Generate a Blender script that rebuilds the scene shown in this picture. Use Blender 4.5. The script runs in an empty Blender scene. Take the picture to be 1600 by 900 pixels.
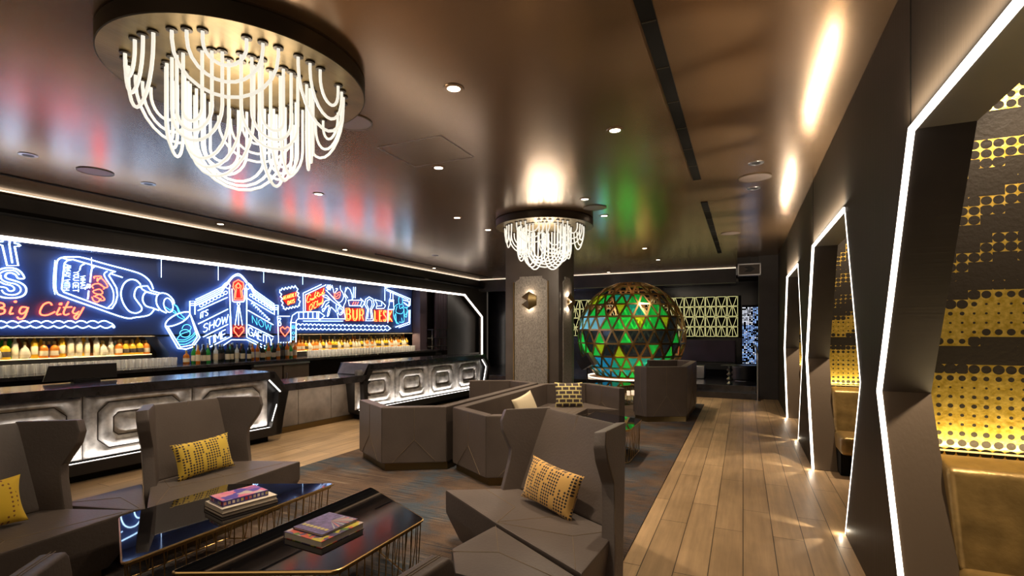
import bpy, bmesh, math, random
from mathutils import Vector, Matrix
random.seed(7)
PI = math.pi
C = bpy.context.scene.collection
scene = bpy.context.scene

# ---------------------------------------------------------------- camera, world, exposure
F, HY, CH = 780.0, 515.0, 1.6            # focal length (px of 1600), horizon row, eye height
YAW = math.atan(361 / 780)
cam_d = bpy.data.cameras.new('camera'); cam = bpy.data.objects.new('camera', cam_d); C.objects.link(cam)
cam_d.sensor_width = 36; cam_d.lens = F / 1600 * 36; cam_d.shift_y = (HY - 450) / 1600
cam_d.clip_start = 0.05; cam_d.clip_end = 100
cam.location = (0, 0, CH); cam.rotation_euler = (PI / 2, 0, YAW)
scene.camera = cam
world = bpy.data.worlds.new('world'); scene.world = world; world.use_nodes = True
wb = world.node_tree.nodes['Background']; wb.inputs[0].default_value = (1.0, 0.82, 0.66, 1); wb.inputs[1].default_value = 0.06
vs = scene.view_settings; vs.view_transform = 'Standard'; vs.look = 'None'; vs.gamma = 1; vs.use_curve_mapping = False
vs.exposure = 0.0
cy = scene.cycles
cy.use_denoising = True; cy.max_bounces = 6; cy.diffuse_bounces = 3; cy.glossy_bounces = 3
cy.transmission_bounces = 4; cy.transparent_max_bounces = 8; cy.sample_clamp_indirect = 4; cy.sample_clamp_direct = 0
cy.caustics_reflective = False; cy.caustics_refractive = False; cy.use_light_tree = True
WARM = (1.0, 0.80, 0.58)

def lamp(name, kind, loc, energy, color=WARM, size=0.1, target=None, parent=None, spot=60, blend=0.5, size_y=None, rot=None):
    l = bpy.data.lights.new(name, kind); l.energy = energy; l.color = color
    if kind == 'SPOT': l.spot_size = math.radians(spot); l.spot_blend = blend; l.shadow_soft_size = size
    elif kind == 'AREA':
        l.size = size
        if size_y: l.shape = 'RECTANGLE'; l.size_y = size_y
    else: l.shadow_soft_size = size
    o = bpy.data.objects.new(name, l); C.objects.link(o); o.location = loc
    if target is not None: o.rotation_euler = (Vector(target) - Vector(loc)).to_track_quat('-Z', 'Y').to_euler()
    if rot is not None: o.rotation_euler = rot
    if parent is not None:
        o.location = Vector(loc) - Vector(ORG.get(parent.name, parent.location)); o.parent = parent
    return o

# fill light: unseen area lamps added behind the camera to brighten the lounge
lamp('fill_lamp', 'AREA', (-2.5, -1.6, 3.1), 34, (1, 0.80, 0.6), 3.0, target=(-2.6, 2.2, 0))
lamp('fill_lamp', 'AREA', (0.0, -1.8, 3.0), 14, (1, 0.80, 0.6), 1.5, target=(0, 3, 0.5))

# ---------------------------------------------------------------- materials
def mat(name, col, rough=0.5, metal=0.0, emit=None, es=0.0, trans=0.0, spec=None, bump=None, var=None, alpha=None, coat=0, sheen=0):
    m = bpy.data.materials.new(name); m.use_nodes = True
    nt = m.node_tree; b = nt.nodes['Principled BSDF']
    b.inputs['Base Color'].default_value = (*col, 1); b.inputs['Roughness'].default_value = rough; b.inputs['Metallic'].default_value = metal
    if emit: b.inputs['Emission Color'].default_value = (*emit, 1); b.inputs['Emission Strength'].default_value = es
    if trans: b.inputs['Transmission Weight'].default_value = trans
    if spec is not None: b.inputs['Specular IOR Level'].default_value = spec
    if alpha is not None: b.inputs['Alpha'].default_value = alpha
    if coat: b.inputs['Coat Weight'].default_value = coat; b.inputs['Coat Roughness'].default_value = 0.1
    if sheen: b.inputs['Sheen Weight'].default_value = sheen
    tc = None
    if var or bump:
        tc = nt.nodes.new('ShaderNodeTexCoord')
    if var:   # (scale, amount 0..1)
        n = nt.nodes.new('ShaderNodeTexNoise'); n.inputs['Scale'].default_value = var[0]; n.inputs['Detail'].default_value = 4
        nt.links.new(tc.outputs['Object'], n.inputs['Vector'])
        r = nt.nodes.new('ShaderNodeValToRGB'); r.color_ramp.elements[0].position = 0.3; r.color_ramp.elements[1].position = 0.7
        k = var[1]
        r.color_ramp.elements[0].color = (*[c * (1 - k) for c in col], 1); r.color_ramp.elements[1].color = (*[min(1, c * (1 + k)) for c in col], 1)
        nt.links.new(n.outputs['Fac'], r.inputs[0]); nt.links.new(r.outputs[0], b.inputs['Base Color'])
    if bump:  # (scale xyz tuple or float, strength)
        n = nt.nodes.new('ShaderNodeTexNoise'); n.inputs['Scale'].default_value = 1; n.inputs['Detail'].default_value = 3
        mp = nt.nodes.new('ShaderNodeMapping'); s = bump[0]
        mp.inputs['Scale'].default_value = s if isinstance(s, tuple) else (s, s, s)
        nt.links.new(tc.outputs['Object'], mp.inputs['Vector']); nt.links.new(mp.outputs[0], n.inputs['Vector'])
        bp = nt.nodes.new('ShaderNodeBump'); bp.inputs['Strength'].default_value = bump[1]; bp.inputs['Distance'].default_value = 0.01
        nt.links.new(n.outputs['Fac'], bp.inputs['Height']); nt.links.new(bp.outputs[0], b.inputs['Normal'])
    return m

class NT:   # tiny node writer
    def __init__(s, m): s.nt = m.node_tree; s.n = s.nt.nodes; s.l = s.nt.links; s.bsdf = s.n['Principled BSDF']
    def node(s, t, **kw):
        n = s.n.new(t)
        for k, v in kw.items(): setattr(n, k, v)
        return n
    def put(s, sock, v):
        if v is None: return
        if hasattr(v, 'is_output') or isinstance(v, bpy.types.NodeSocket): s.l.new(v, sock)
        else: sock.default_value = v
    def math(s, op, a, b=None, c=None):
        n = s.node('ShaderNodeMath', operation=op); s.put(n.inputs[0], a); s.put(n.inputs[1], b); s.put(n.inputs[2], c); return n.outputs[0]
    def co(s, scale=(1, 1, 1), rot=(0, 0, 0), loc=(0, 0, 0), kind='Object'):
        tc = s.node('ShaderNodeTexCoord'); mp = s.node('ShaderNodeMapping')
        mp.inputs['Scale'].default_value = scale; mp.inputs['Rotation'].default_value = rot; mp.inputs['Location'].default_value = loc
        s.l.new(tc.outputs[kind], mp.inputs[0]); return mp.outputs[0]
    def noise(s, vec, scale=1, detail=3, rough=0.5):
        n = s.node('ShaderNodeTexNoise'); s.l.new(vec, n.inputs['Vector']); n.inputs['Scale'].default_value = scale
        n.inputs['Detail'].default_value = detail; n.inputs['Roughness'].default_value = rough; return n.outputs['Fac']
    def ramp(s, fac, stops):
        n = s.node('ShaderNodeValToRGB'); e = n.color_ramp.elements
        while len(e) < len(stops): e.new(0.5)
        for i, (p, c) in enumerate(stops): e[i].position = p; e[i].color = (*c, 1) if len(c) == 3 else c
        s.put(n.inputs[0], fac); return n.outputs[0]
    def mix(s, fac, a, b, blend='MIX'):
        n = s.node('ShaderNodeMix', data_type='RGBA', blend_type=blend)
        s.put(n.inputs[0], fac); s.put(n.inputs[6], a); s.put(n.inputs[7], b); return n.outputs[2]
    def bump(s, h, strength, dist=0.01):
        n = s.node('ShaderNodeBump'); n.inputs['Strength'].default_value = strength; n.inputs['Distance'].default_value = dist
        s.l.new(h, n.inputs['Height']); s.l.new(n.outputs[0], s.bsdf.inputs['Normal'])
    def sep(s, v):
        n = s.node('ShaderNodeSeparateXYZ'); s.l.new(v, n.inputs[0]); return n.outputs
    def comb(s, x, y, z):
        n = s.node('ShaderNodeCombineXYZ'); s.put(n.inputs[0], x); s.put(n.inputs[1], y); s.put(n.inputs[2], z); return n.outputs[0]

M = {}
M['leather'] = mat('taupe_leather', (0.098, 0.075, 0.062), 0.46, bump=(60, 0.15), var=(3, 0.12))
M['seam'] = mat('tan_stitching', (0.20, 0.145, 0.085), 0.7)
M['piping'] = mat('dark_piping', (0.05, 0.04, 0.035), 0.6)
M['bronze'] = mat('bronze_plinth', (0.16, 0.11, 0.045), 0.38, 0.8, bump=((40, 40, 2), 0.1))
M['brass'] = mat('brass_wire', (0.55, 0.36, 0.14), 0.3, 1.0)
M['plate'] = mat('brushed_brass', (0.20, 0.14, 0.058), 0.40, 0.85, bump=((60, 3, 60), 0.12), var=(4, 0.3))
M['plate_rim'] = mat('dark_bronze', (0.055, 0.042, 0.028), 0.45, 0.7)
M['black'] = mat('satin_black', (0.012, 0.011, 0.012), 0.4)
M['matte'] = mat('matt_black', (0.008, 0.007, 0.006), 0.8, spec=0.1)
M['steel'] = mat('brushed_steel', (0.5, 0.5, 0.52), 0.3, 1.0)
M['blackglass'] = mat('black_glass', (0.004, 0.004, 0.005), 0.02, spec=0.9)
M['counter'] = mat('dark_stone_counter', (0.03, 0.028, 0.032), 0.16, spec=0.8, var=(6, 0.4))
M['tube'] = mat('lit_glass_tube', (0.25, 0.24, 0.2), 0.3, emit=(1.0, 0.94, 0.80), es=0.9)
M['led'] = mat('white_led_strip', (1, 1, 1), 0.4, emit=(1.0, 0.88, 0.76), es=5)
M['ledthin'] = mat('warm_led_line', (1, 1, 1), 0.4, emit=(1.0, 0.80, 0.58), es=1.6)
M['ledbar'] = mat('bar_led_strip', (1, 1, 1), 0.4, emit=(1.0, 0.92, 0.84), es=4)
M['nwhite'] = mat('white_neon', (0.8, 0.9, 1), 0.4, emit=(0.42, 0.66, 1.0), es=6.5)
M['nred'] = mat('red_neon', (1, 0.2, 0.1), 0.4, emit=(1.0, 0.07, 0.03), es=9)
M['norange'] = mat('orange_neon', (1, 0.3, 0.1), 0.4, emit=(1.0, 0.14, 0.03), es=10)
M['ncyan'] = mat('cyan_neon', (0.2, 0.8, 1), 0.4, emit=(0.10, 0.62, 0.95), es=2.2)
M['nthin'] = mat('thin_white_neon', (0.8, 0.9, 1), 0.4, emit=(0.45, 0.68, 1.0), es=4)
M['navy'] = mat('navy_panel', (0.030, 0.060, 0.20), 0.4, spec=0.4)
M['redpanel'] = mat('red_panel', (0.5, 0.02, 0.02), 0.5)
M['concrete'] = mat('grey_leather_panel', (0.22, 0.19, 0.17), 0.5, var=(5, 0.25), bump=(20, 0.15))
M['quilt'] = mat('silver_quilted_leather', (0.40, 0.38, 0.36), 0.38, var=(9, 0.45), bump=(22, 0.35))
M['wallblack'] = mat('dark_stained_oak', (0.036, 0.029, 0.025), 0.45, bump=((1.5, 1.5, 80), 0.08), var=(3, 0.2))
M['wallrib'] = mat('dark_veneer', (0.034, 0.025, 0.018), 0.55, spec=0.2, bump=((60, 60, 1.0), 0.12))
M['jamb'] = mat('brown_metal_jamb', (0.16, 0.115, 0.075), 0.42, 0.4, bump=((60, 60, 2), 0.1))
M['goldleather'] = mat('gold_leather', (0.36, 0.23, 0.075), 0.36, 0.5, var=(7, 0.35), bump=(25, 0.25))
M['curtain'] = mat('plum_curtain', (0.07, 0.045, 0.06), 0.7)
M['stone'] = mat('column_stone', (0.10, 0.078, 0.062), 0.45, bump=((50, 50, 3), 0.1), var=(2.5, 0.2))
M['white'] = mat('white_paper', (0.72, 0.62, 0.5), 0.7)
M['grille'] = mat('grille_cloth', (0.26, 0.20, 0.18), 0.45, 0.3)
M['lampface'] = mat('downlight_face', (1, 1, 1), 0.5, emit=(1.0, 0.82, 0.62), es=14)
M['cream'] = mat('cream_fabric', (0.72, 0.60, 0.40), 0.8, bump=(50, 0.2))
M['clear'] = None

def clear_glass(name, col, f=0.35, rough=0.05):
    m = bpy.data.materials.new(name); m.use_nodes = True; nt = m.node_tree; nt.nodes.clear()
    o = nt.nodes.new('ShaderNodeOutputMaterial'); mx = nt.nodes.new('ShaderNodeMixShader'); t = nt.nodes.new('ShaderNodeBsdfTransparent')
    g = nt.nodes.new('ShaderNodeBsdfPrincipled'); g.inputs['Base Color'].default_value = (*col, 1); g.inputs['Roughness'].default_value = rough
    t.inputs[0].default_value = (*[min(1, 0.55 + 0.45 * c) for c in col], 1)
    mx.inputs[0].default_value = f
    nt.links.new(t.outputs[0], mx.inputs[1]); nt.links.new(g.outputs[0], mx.inputs[2]); nt.links.new(mx.outputs[0], o.inputs[0]); return m
M['clear'] = clear_glass('clear_glass', (0.85, 0.85, 0.85), 0.3)
def bottle_glass(name, col, t=0.6):
    m = bpy.data.materials.new(name); m.use_nodes = True; nt = m.node_tree; nt.nodes.clear()
    o = nt.nodes.new('ShaderNodeOutputMaterial'); mx = nt.nodes.new('ShaderNodeMixShader'); tr = nt.nodes.new('ShaderNodeBsdfTranslucent')
    g = nt.nodes.new('ShaderNodeBsdfPrincipled'); g.inputs['Base Color'].default_value = (*[c * 0.8 for c in col], 1); g.inputs['Roughness'].default_value = 0.12
    tr.inputs[0].default_value = (*col, 1); mx.inputs[0].default_value = 1 - t
    nt.links.new(tr.outputs[0], mx.inputs[1]); nt.links.new(g.outputs[0], mx.inputs[2]); nt.links.new(mx.outputs[0], o.inputs[0]); return m
BG = {'amber': (0.75, 0.28, 0.04), 'green': (0.06, 0.42, 0.10), 'golden': (0.9, 0.62, 0.06), 'clear': (0.8, 0.78, 0.7), 'blue': (0.06, 0.06, 0.6),
      'brown': (0.25, 0.09, 0.03), 'dark': (0.04, 0.05, 0.045), 'teal': (0.15, 0.5, 0.42)}
for k, c in BG.items(): M['g_' + k] = bottle_glass(k + '_bottle_glass', c)
M['label_white'] = mat('pale_label', (0.55, 0.47, 0.33), 0.6)
M['label_dark'] = mat('dark_label', (0.06, 0.04, 0.03), 0.6)
M['cap_gold'] = mat('gold_cap', (0.6, 0.42, 0.15), 0.35, 0.7)

def m_wood():
    m = mat('oak_floorboards', (0.3, 0.2, 0.11), 0.36, spec=0.45); w = NT(m)
    v = w.co(rot=(0, 0, PI / 2))
    b = w.node('ShaderNodeTexBrick'); w.l.new(v, b.inputs['Vector'])
    b.offset = 0.37; b.inputs['Scale'].default_value = 1; b.inputs['Brick Width'].default_value = 1.45; b.inputs['Row Height'].default_value = 0.21
    b.inputs['Mortar Size'].default_value = 0.0032; b.inputs['Mortar Smooth'].default_value = 0.2; b.inputs['Bias'].default_value = 0
    b.inputs['Color1'].default_value = (0.58, 0.39, 0.21, 1); b.inputs['Color2'].default_value = (0.42, 0.28, 0.15, 1); b.inputs['Mortar'].default_value = (0.04, 0.025, 0.012, 1)
    g = w.noise(w.co((22, 1.2, 1)), 1, 5, 0.6); g2 = w.noise(w.co((3.0, 1.5, 1)), 1, 4, 0.6)
    c = w.mix(0.55, b.outputs['Color'], w.ramp(g, [(0.25, (0.55, 0.55, 0.55)), (0.75, (1.25, 1.25, 1.25))]), 'MULTIPLY')
    c = w.mix(0.6, c, w.ramp(g2, [(0.3, (0.6, 0.58, 0.56)), (0.7, (1.2, 1.2, 1.2))]), 'MULTIPLY')
    w.l.new(c, w.bsdf.inputs['Base Color']); w.l.new(w.ramp(g2, [(0.2, (0.30,) * 3), (0.8, (0.48,) * 3)]), w.bsdf.inputs['Roughness'])
    w.bump(w.math('SUBTRACT', g, b.outputs['Fac']), 0.15, 0.004); return m
def m_rug():
    m = mat('mottled_brown_blue_rug', (0.06, 0.045, 0.035), 0.9, spec=0.15); w = NT(m)
    v = w.co(rot=(0, 0, 0.35))
    a = w.noise(w.co((0.8, 1.0, 1)), 1.3, 6, 0.65); b = w.noise(w.co((1, 1, 1), loc=(5, 3, 0)), 1.1, 5, 0.7); f = w.noise(w.co((1, 1, 1)), 90, 2)
    c = w.ramp(a, [(0.30, (0.045, 0.030, 0.023)), (0.5, (0.105, 0.068, 0.047)), (0.72, (0.165, 0.108, 0.068))])
    c = w.mix(w.ramp(b, [(0.46, (0,) * 3), (0.60, (0.9,) * 3)]), c, (0.05, 0.07, 0.09, 1))
    # brushed pale streaks: fine lines across the rug inside patches
    s = w.noise(w.co((1.2, 55, 1)), 1, 2, 0.6); p = w.noise(w.co((0.9, 0.9, 1), loc=(9, 2, 0)), 1.0, 3, 0.5)
    k = w.math('MULTIPLY', w.ramp(s, [(0.52, (0,) * 3), (0.60, (1,) * 3)]), w.ramp(p, [(0.50, (0,) * 3), (0.60, (1,) * 3)]))
    c = w.mix(w.math('MULTIPLY', k, 0.55), c, (0.26, 0.20, 0.14, 1))
    s2 = w.noise(w.co((1.5, 60, 1), loc=(3, 8, 0)), 1, 2, 0.6); p2 = w.noise(w.co((0.8, 0.8, 1), loc=(1, 7, 0)), 1.0, 3, 0.5)
    k2 = w.math('MULTIPLY', w.ramp(s2, [(0.5, (0,) * 3), (0.58, (1,) * 3)]), w.ramp(p2, [(0.47, (0,) * 3), (0.58, (1,) * 3)]))
    c = w.mix(w.math('MULTIPLY', k2, 0.7), c, (0.02, 0.025, 0.03, 1))
    c = w.mix(0.35, c, w.ramp(f, [(0.3, (0.5,) * 3), (0.7, (1.3,) * 3)]), 'MULTIPLY')
    w.l.new(c, w.bsdf.inputs['Base Color']); w.bump(f, 0.4, 0.004); return m
def m_ceiling():
    m = mat('satin_bronze_plaster', (0.23, 0.165, 0.115), 0.215, 0.72, spec=0.5); w = NT(m)
    n = w.noise(w.co((1.5, 14, 1)), 1, 4, 0.6); n2 = w.noise(w.co((0.7, 0.9, 1)), 1, 3, 0.5)
    w.l.new(w.ramp(n2, [(0.3, (0.29, 0.18, 0.10)), (0.7, (0.37, 0.235, 0.135))]), w.bsdf.inputs['Base Color'])
    return m
def m_goldwall():
    m = mat('gold_leaf_halftone_wall', (0.6, 0.4, 0.08), 0.35, 0.9); w = NT(m)
    # wall runs along x, height z
    o = w.sep(w.co()); x, z = o[0], o[2]; cell = 0.052
    cx_ = w.math('DIVIDE', x, cell); cz = w.math('DIVIDE', z, cell)
    fx = w.math('SUBTRACT', w.math('FRACT', cx_), 0.5); fz = w.math('SUBTRACT', w.math('FRACT', cz), 0.5)
    d = w.math('SQRT', w.math('ADD', w.math('MULTIPLY', fx, fx), w.math('MULTIPLY', fz, fz)))
    # broad wavy bands, sampled once per cell
    qx = w.math('MULTIPLY', w.math('FLOOR', cx_), cell); qz = w.math('MULTIPLY', w.math('FLOOR', cz), cell)
    nn = w.noise(w.comb(w.math('MULTIPLY', qx, 2.2), 0.0, w.math('MULTIPLY', qz, 0.5)), 1.5, 2, 0.5)
    k = w.math('MINIMUM', w.math('MAXIMUM', w.math('DIVIDE', w.math('SUBTRACT', qz, 1.2), 0.7), 0.12), 1.0)
    sl = w.math('MULTIPLY', w.math('MULTIPLY', w.math('SUBTRACT', qx, 0.95), 0.34), k)
    u = w.math('ADD', w.math('SUBTRACT', qz, sl), w.math('MULTIPLY', w.math('SUBTRACT', nn, 0.5), w.math('MULTIPLY', k, 0.6)))
    Z = [(.88, .5), (.97, .30), (1.05, .12), (1.15, .25), (1.25, .10), (1.33, .42), (1.38, .8), (1.46, .8), (1.50, .38), (1.54, .12), (1.66, .12), (1.72, .5), (1.76, .85), (1.86, .8), (1.90, .5), (1.96, .50), (2.0, .85), (2.10, .85), (2.15, .48), (2.21, .46), (2.26, .85), (2.36, .85), (2.41, .48), (2.50, .44), (2.55, .85), (2.68, .85), (2.73, .46), (2.82, .34), (2.90, .55), (2.95, .85), (3.1, .85), (3.2, .5)]
    r = w.ramp(w.math('DIVIDE', w.math('SUBTRACT', u, 0.88), 2.4), [((zz - 0.88) / 2.4, (v, v, v)) for zz, v in Z])
    dark = w.math('LESS_THAN', d, r)
    n = w.noise(w.co(), 45, 3)
    c = w.ramp(n, [(0.3, (0.60, 0.38, 0.04)), (0.7, (0.95, 0.68, 0.15))])
    w.l.new(w.mix(dark, c, (0.018, 0.014, 0.010, 1)), w.bsdf.inputs['Base Color'])
    w.l.new(w.math('SUBTRACT', 0.85, w.math('MULTIPLY', dark, 0.85)), w.bsdf.inputs['Metallic'])
    w.l.new(w.math('ADD', 0.34, w.math('MULTIPLY', dark, 0.2)), w.bsdf.inputs['Roughness'])
    w.l.new(w.math('SUBTRACT', 0.5, w.math('MULTIPLY', dark, 0.4)), w.bsdf.inputs['Specular IOR Level'])
    w.bump(n, 0.5, 0.006); return m
def m_pillow(name, base, dark, cell=0.022, key='cols'):
    m = mat(name, base, 0.75, sheen=0.2); w = NT(m)
    o = w.sep(w.co()); x, z = o[0], o[2]
    if key == 'cols':
        cx_ = w.math('DIVIDE', x, cell); cz = w.math('DIVIDE', z, cell * 0.95)
        fx = w.math('SUBTRACT', w.math('FRACT', cx_), 0.5); fz = w.math('SUBTRACT', w.math('FRACT', cz), 0.5)
        d = w.math('SQRT', w.math('ADD', w.math('MULTIPLY', fx, fx), w.math('MULTIPLY', fz, fz)))
        col = w.noise(w.comb(w.math('FLOOR', cx_), 0.0, w.math('MULTIPLY', w.math('FLOOR', cz), 0.16)), 0.9, 1, 0.5)
        dark_f = w.math('MULTIPLY', w.math('LESS_THAN', d, 0.36), w.math('GREATER_THAN', col, 0.46))
    elif key == 'sparse':
        cx_ = w.math('DIVIDE', x, 0.028); cz = w.math('DIVIDE', z, 0.028)
        fx = w.math('SUBTRACT', w.math('FRACT', cx_), 0.5); fz = w.math('SUBTRACT', w.math('FRACT', cz), 0.5)
        d = w.math('SQRT', w.math('ADD', w.math('MULTIPLY', fx, fx), w.math('MULTIPLY', fz, fz)))
        rr = w.math('SQRT', w.math('ADD', w.math('MULTIPLY', x, x), w.math('MULTIPLY', z, z)))
        ring = w.math('MULTIPLY', w.math('GREATER_THAN', rr, 0.15), w.math('LESS_THAN', rr, 0.185))
        dark_f = w.math('MULTIPLY', w.math('LESS_THAN', d, 0.22), ring)
    else:  # interlocking rectangles
        b = w.node('ShaderNodeTexBrick'); w.l.new(w.comb(x, z, 0.0), b.inputs['Vector']); b.inputs['Scale'].default_value = 1
        b.inputs['Brick Width'].default_value = 0.105; b.inputs['Row Height'].default_value = 0.062; b.inputs['Mortar Size'].default_value = 0.0095; b.inputs['Mortar Smooth'].default_value = 0
        dark_f = w.math('SUBTRACT', 1.0, b.outputs['Fac'])
    w.l.new(w.mix(dark_f, (*base, 1), (*dark, 1)), w.bsdf.inputs['Base Color']); w.bump(w.noise(w.co(), 200, 1), 0.3, 0.002); return m
def m_cover(name, cols, scale, metric='CHEBYCHEV'):
    m = mat(name, cols[0], 0.35); w = NT(m)
    v = w.node('ShaderNodeTexVoronoi'); v.distance = metric; v.inputs['Scale'].default_value = scale; w.l.new(w.co(), v.inputs['Vector'])
    s = w.sep(v.outputs['Color']); n = len(cols)
    w.l.new(w.ramp(s[0], [((i + 0.0) / n, c) for i, c in enumerate(cols)]), w.bsdf.inputs['Base Color'])
    for x in w.n:
        if x.type == 'VALTORGB': x.color_ramp.interpolation = 'CONSTANT'
    return m
def m_fabric():
    m = mat('textured_wallcovering', (0.26, 0.23, 0.20), 0.6); w = NT(m)
    n = w.noise(w.co((70, 70, 35)), 1, 3, 0.7)
    w.l.new(w.ramp(n, [(0.3, (0.14, 0.12, 0.10)), (0.7, (0.40, 0.35, 0.30))]), w.bsdf.inputs['Base Color']); w.bump(n, 0.6, 0.006); return m
M['wood'] = m_wood(); M['rug'] = m_rug(); M['ceiling'] = m_ceiling(); M['goldwall'] = m_goldwall(); M['fabric'] = m_fabric()
M['pillow_y'] = m_pillow('yellow_dotted_fabric', (0.66, 0.44, 0.04), (0.05, 0.03, 0.02))
M['pillow_s'] = m_pillow('bright_yellow_fabric', (0.80, 0.50, 0.02), (0.25, 0.08, 0.01), key='sparse')
M['pillow_o'] = m_pillow('amber_dotted_fabric', (0.72, 0.42, 0.11), (0.03, 0.02, 0.02), cell=0.021)
M['pillow_b'] = m_pillow('cream_brick_fabric', (0.66, 0.56, 0.22), (0.05, 0.03, 0.03), key='brick')
M['cov_blue'] = m_cover('patchwork_cover', [(0.75, 0.18, 0.30), (0.10, 0.07, 0.40), (0.8, 0.3, 0.35), (0.6, 0.5, 0.45), (0.35, 0.12, 0.4)], 16)
M['cov_flower'] = m_cover('flower_cover', [(0.10, 0.08, 0.16), (0.6, 0.12, 0.08), (0.55, 0.45, 0.07), (0.5, 0.4, 0.35), (0.12, 0.2, 0.06)], 30, 'EUCLIDEAN')
M['cov_purple'] = mat('purple_cover', (0.13, 0.10, 0.20), 0.35, var=(40, 0.6))
M['cov_dark'] = mat('dark_cover', (0.05, 0.03, 0.02), 0.5)
M['ray_pink'] = mat('pink_print', (0.6, 0.25, 0.2), 0.4); M['ray_grey'] = mat('grey_print', (0.4, 0.42, 0.38), 0.4); M['print_yellow'] = mat('yellow_print', (0.6, 0.5, 0.15), 0.4)
M['blue_edge'] = mat('blue_cover', (0.05, 0.04, 0.25), 0.4)
M['pattern_light'] = mat('yellow_light_bar', (1, 0.9, 0.4), 0.4, emit=(0.85, 0.80, 0.35), es=1.1)
M['screen_dot'] = mat('blue_screen_dot', (0.5, 0.7, 1), 0.4, emit=(0.30, 0.50, 1.0), es=1.6)
M['screen_dot2'] = mat('white_screen_dot', (0.9, 0.9, 1), 0.4, emit=(0.75, 0.8, 0.9), es=1.8)
def glow_panel(name, col):
    m = bpy.data.materials.new(name); m.use_nodes = True; nt = m.node_tree; nt.nodes.clear()
    o = nt.nodes.new('ShaderNodeOutputMaterial'); a = nt.nodes.new('ShaderNodeMixShader'); tr = nt.nodes.new('ShaderNodeBsdfTranslucent'); t = nt.nodes.new('ShaderNodeBsdfTransparent')
    g = nt.nodes.new('ShaderNodeBsdfGlossy'); g.inputs['Roughness'].default_value = 0.08; g.inputs[0].default_value = (*[0.3 + 0.7 * c for c in col], 1)
    b = nt.nodes.new('ShaderNodeMixShader'); b.inputs[0].default_value = 0.12
    tr.inputs[0].default_value = (*col, 1); t.inputs[0].default_value = (*col, 1); a.inputs[0].default_value = 0.45
    nt.links.new(tr.outputs[0], a.inputs[1]); nt.links.new(t.outputs[0], a.inputs[2]); nt.links.new(a.outputs[0], b.inputs[1]); nt.links.new(g.outputs[0], b.inputs[2]); nt.links.new(b.outputs[0], o.inputs[0]); return m
for k, c in {'green': (0.02, 0.85, 0.10), 'lime': (0.55, 0.85, 0.02), 'teal': (0.02, 0.55, 0.38), 'blue': (0.02, 0.35, 0.65), 'cyan': (0.25, 0.75, 0.95), 'magenta': (0.6, 0.1, 0.25), 'smoke': (0.02, 0.03, 0.03)}.items():
    M['p_' + k] = glow_panel(k + '_tinted_panel', c)

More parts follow.
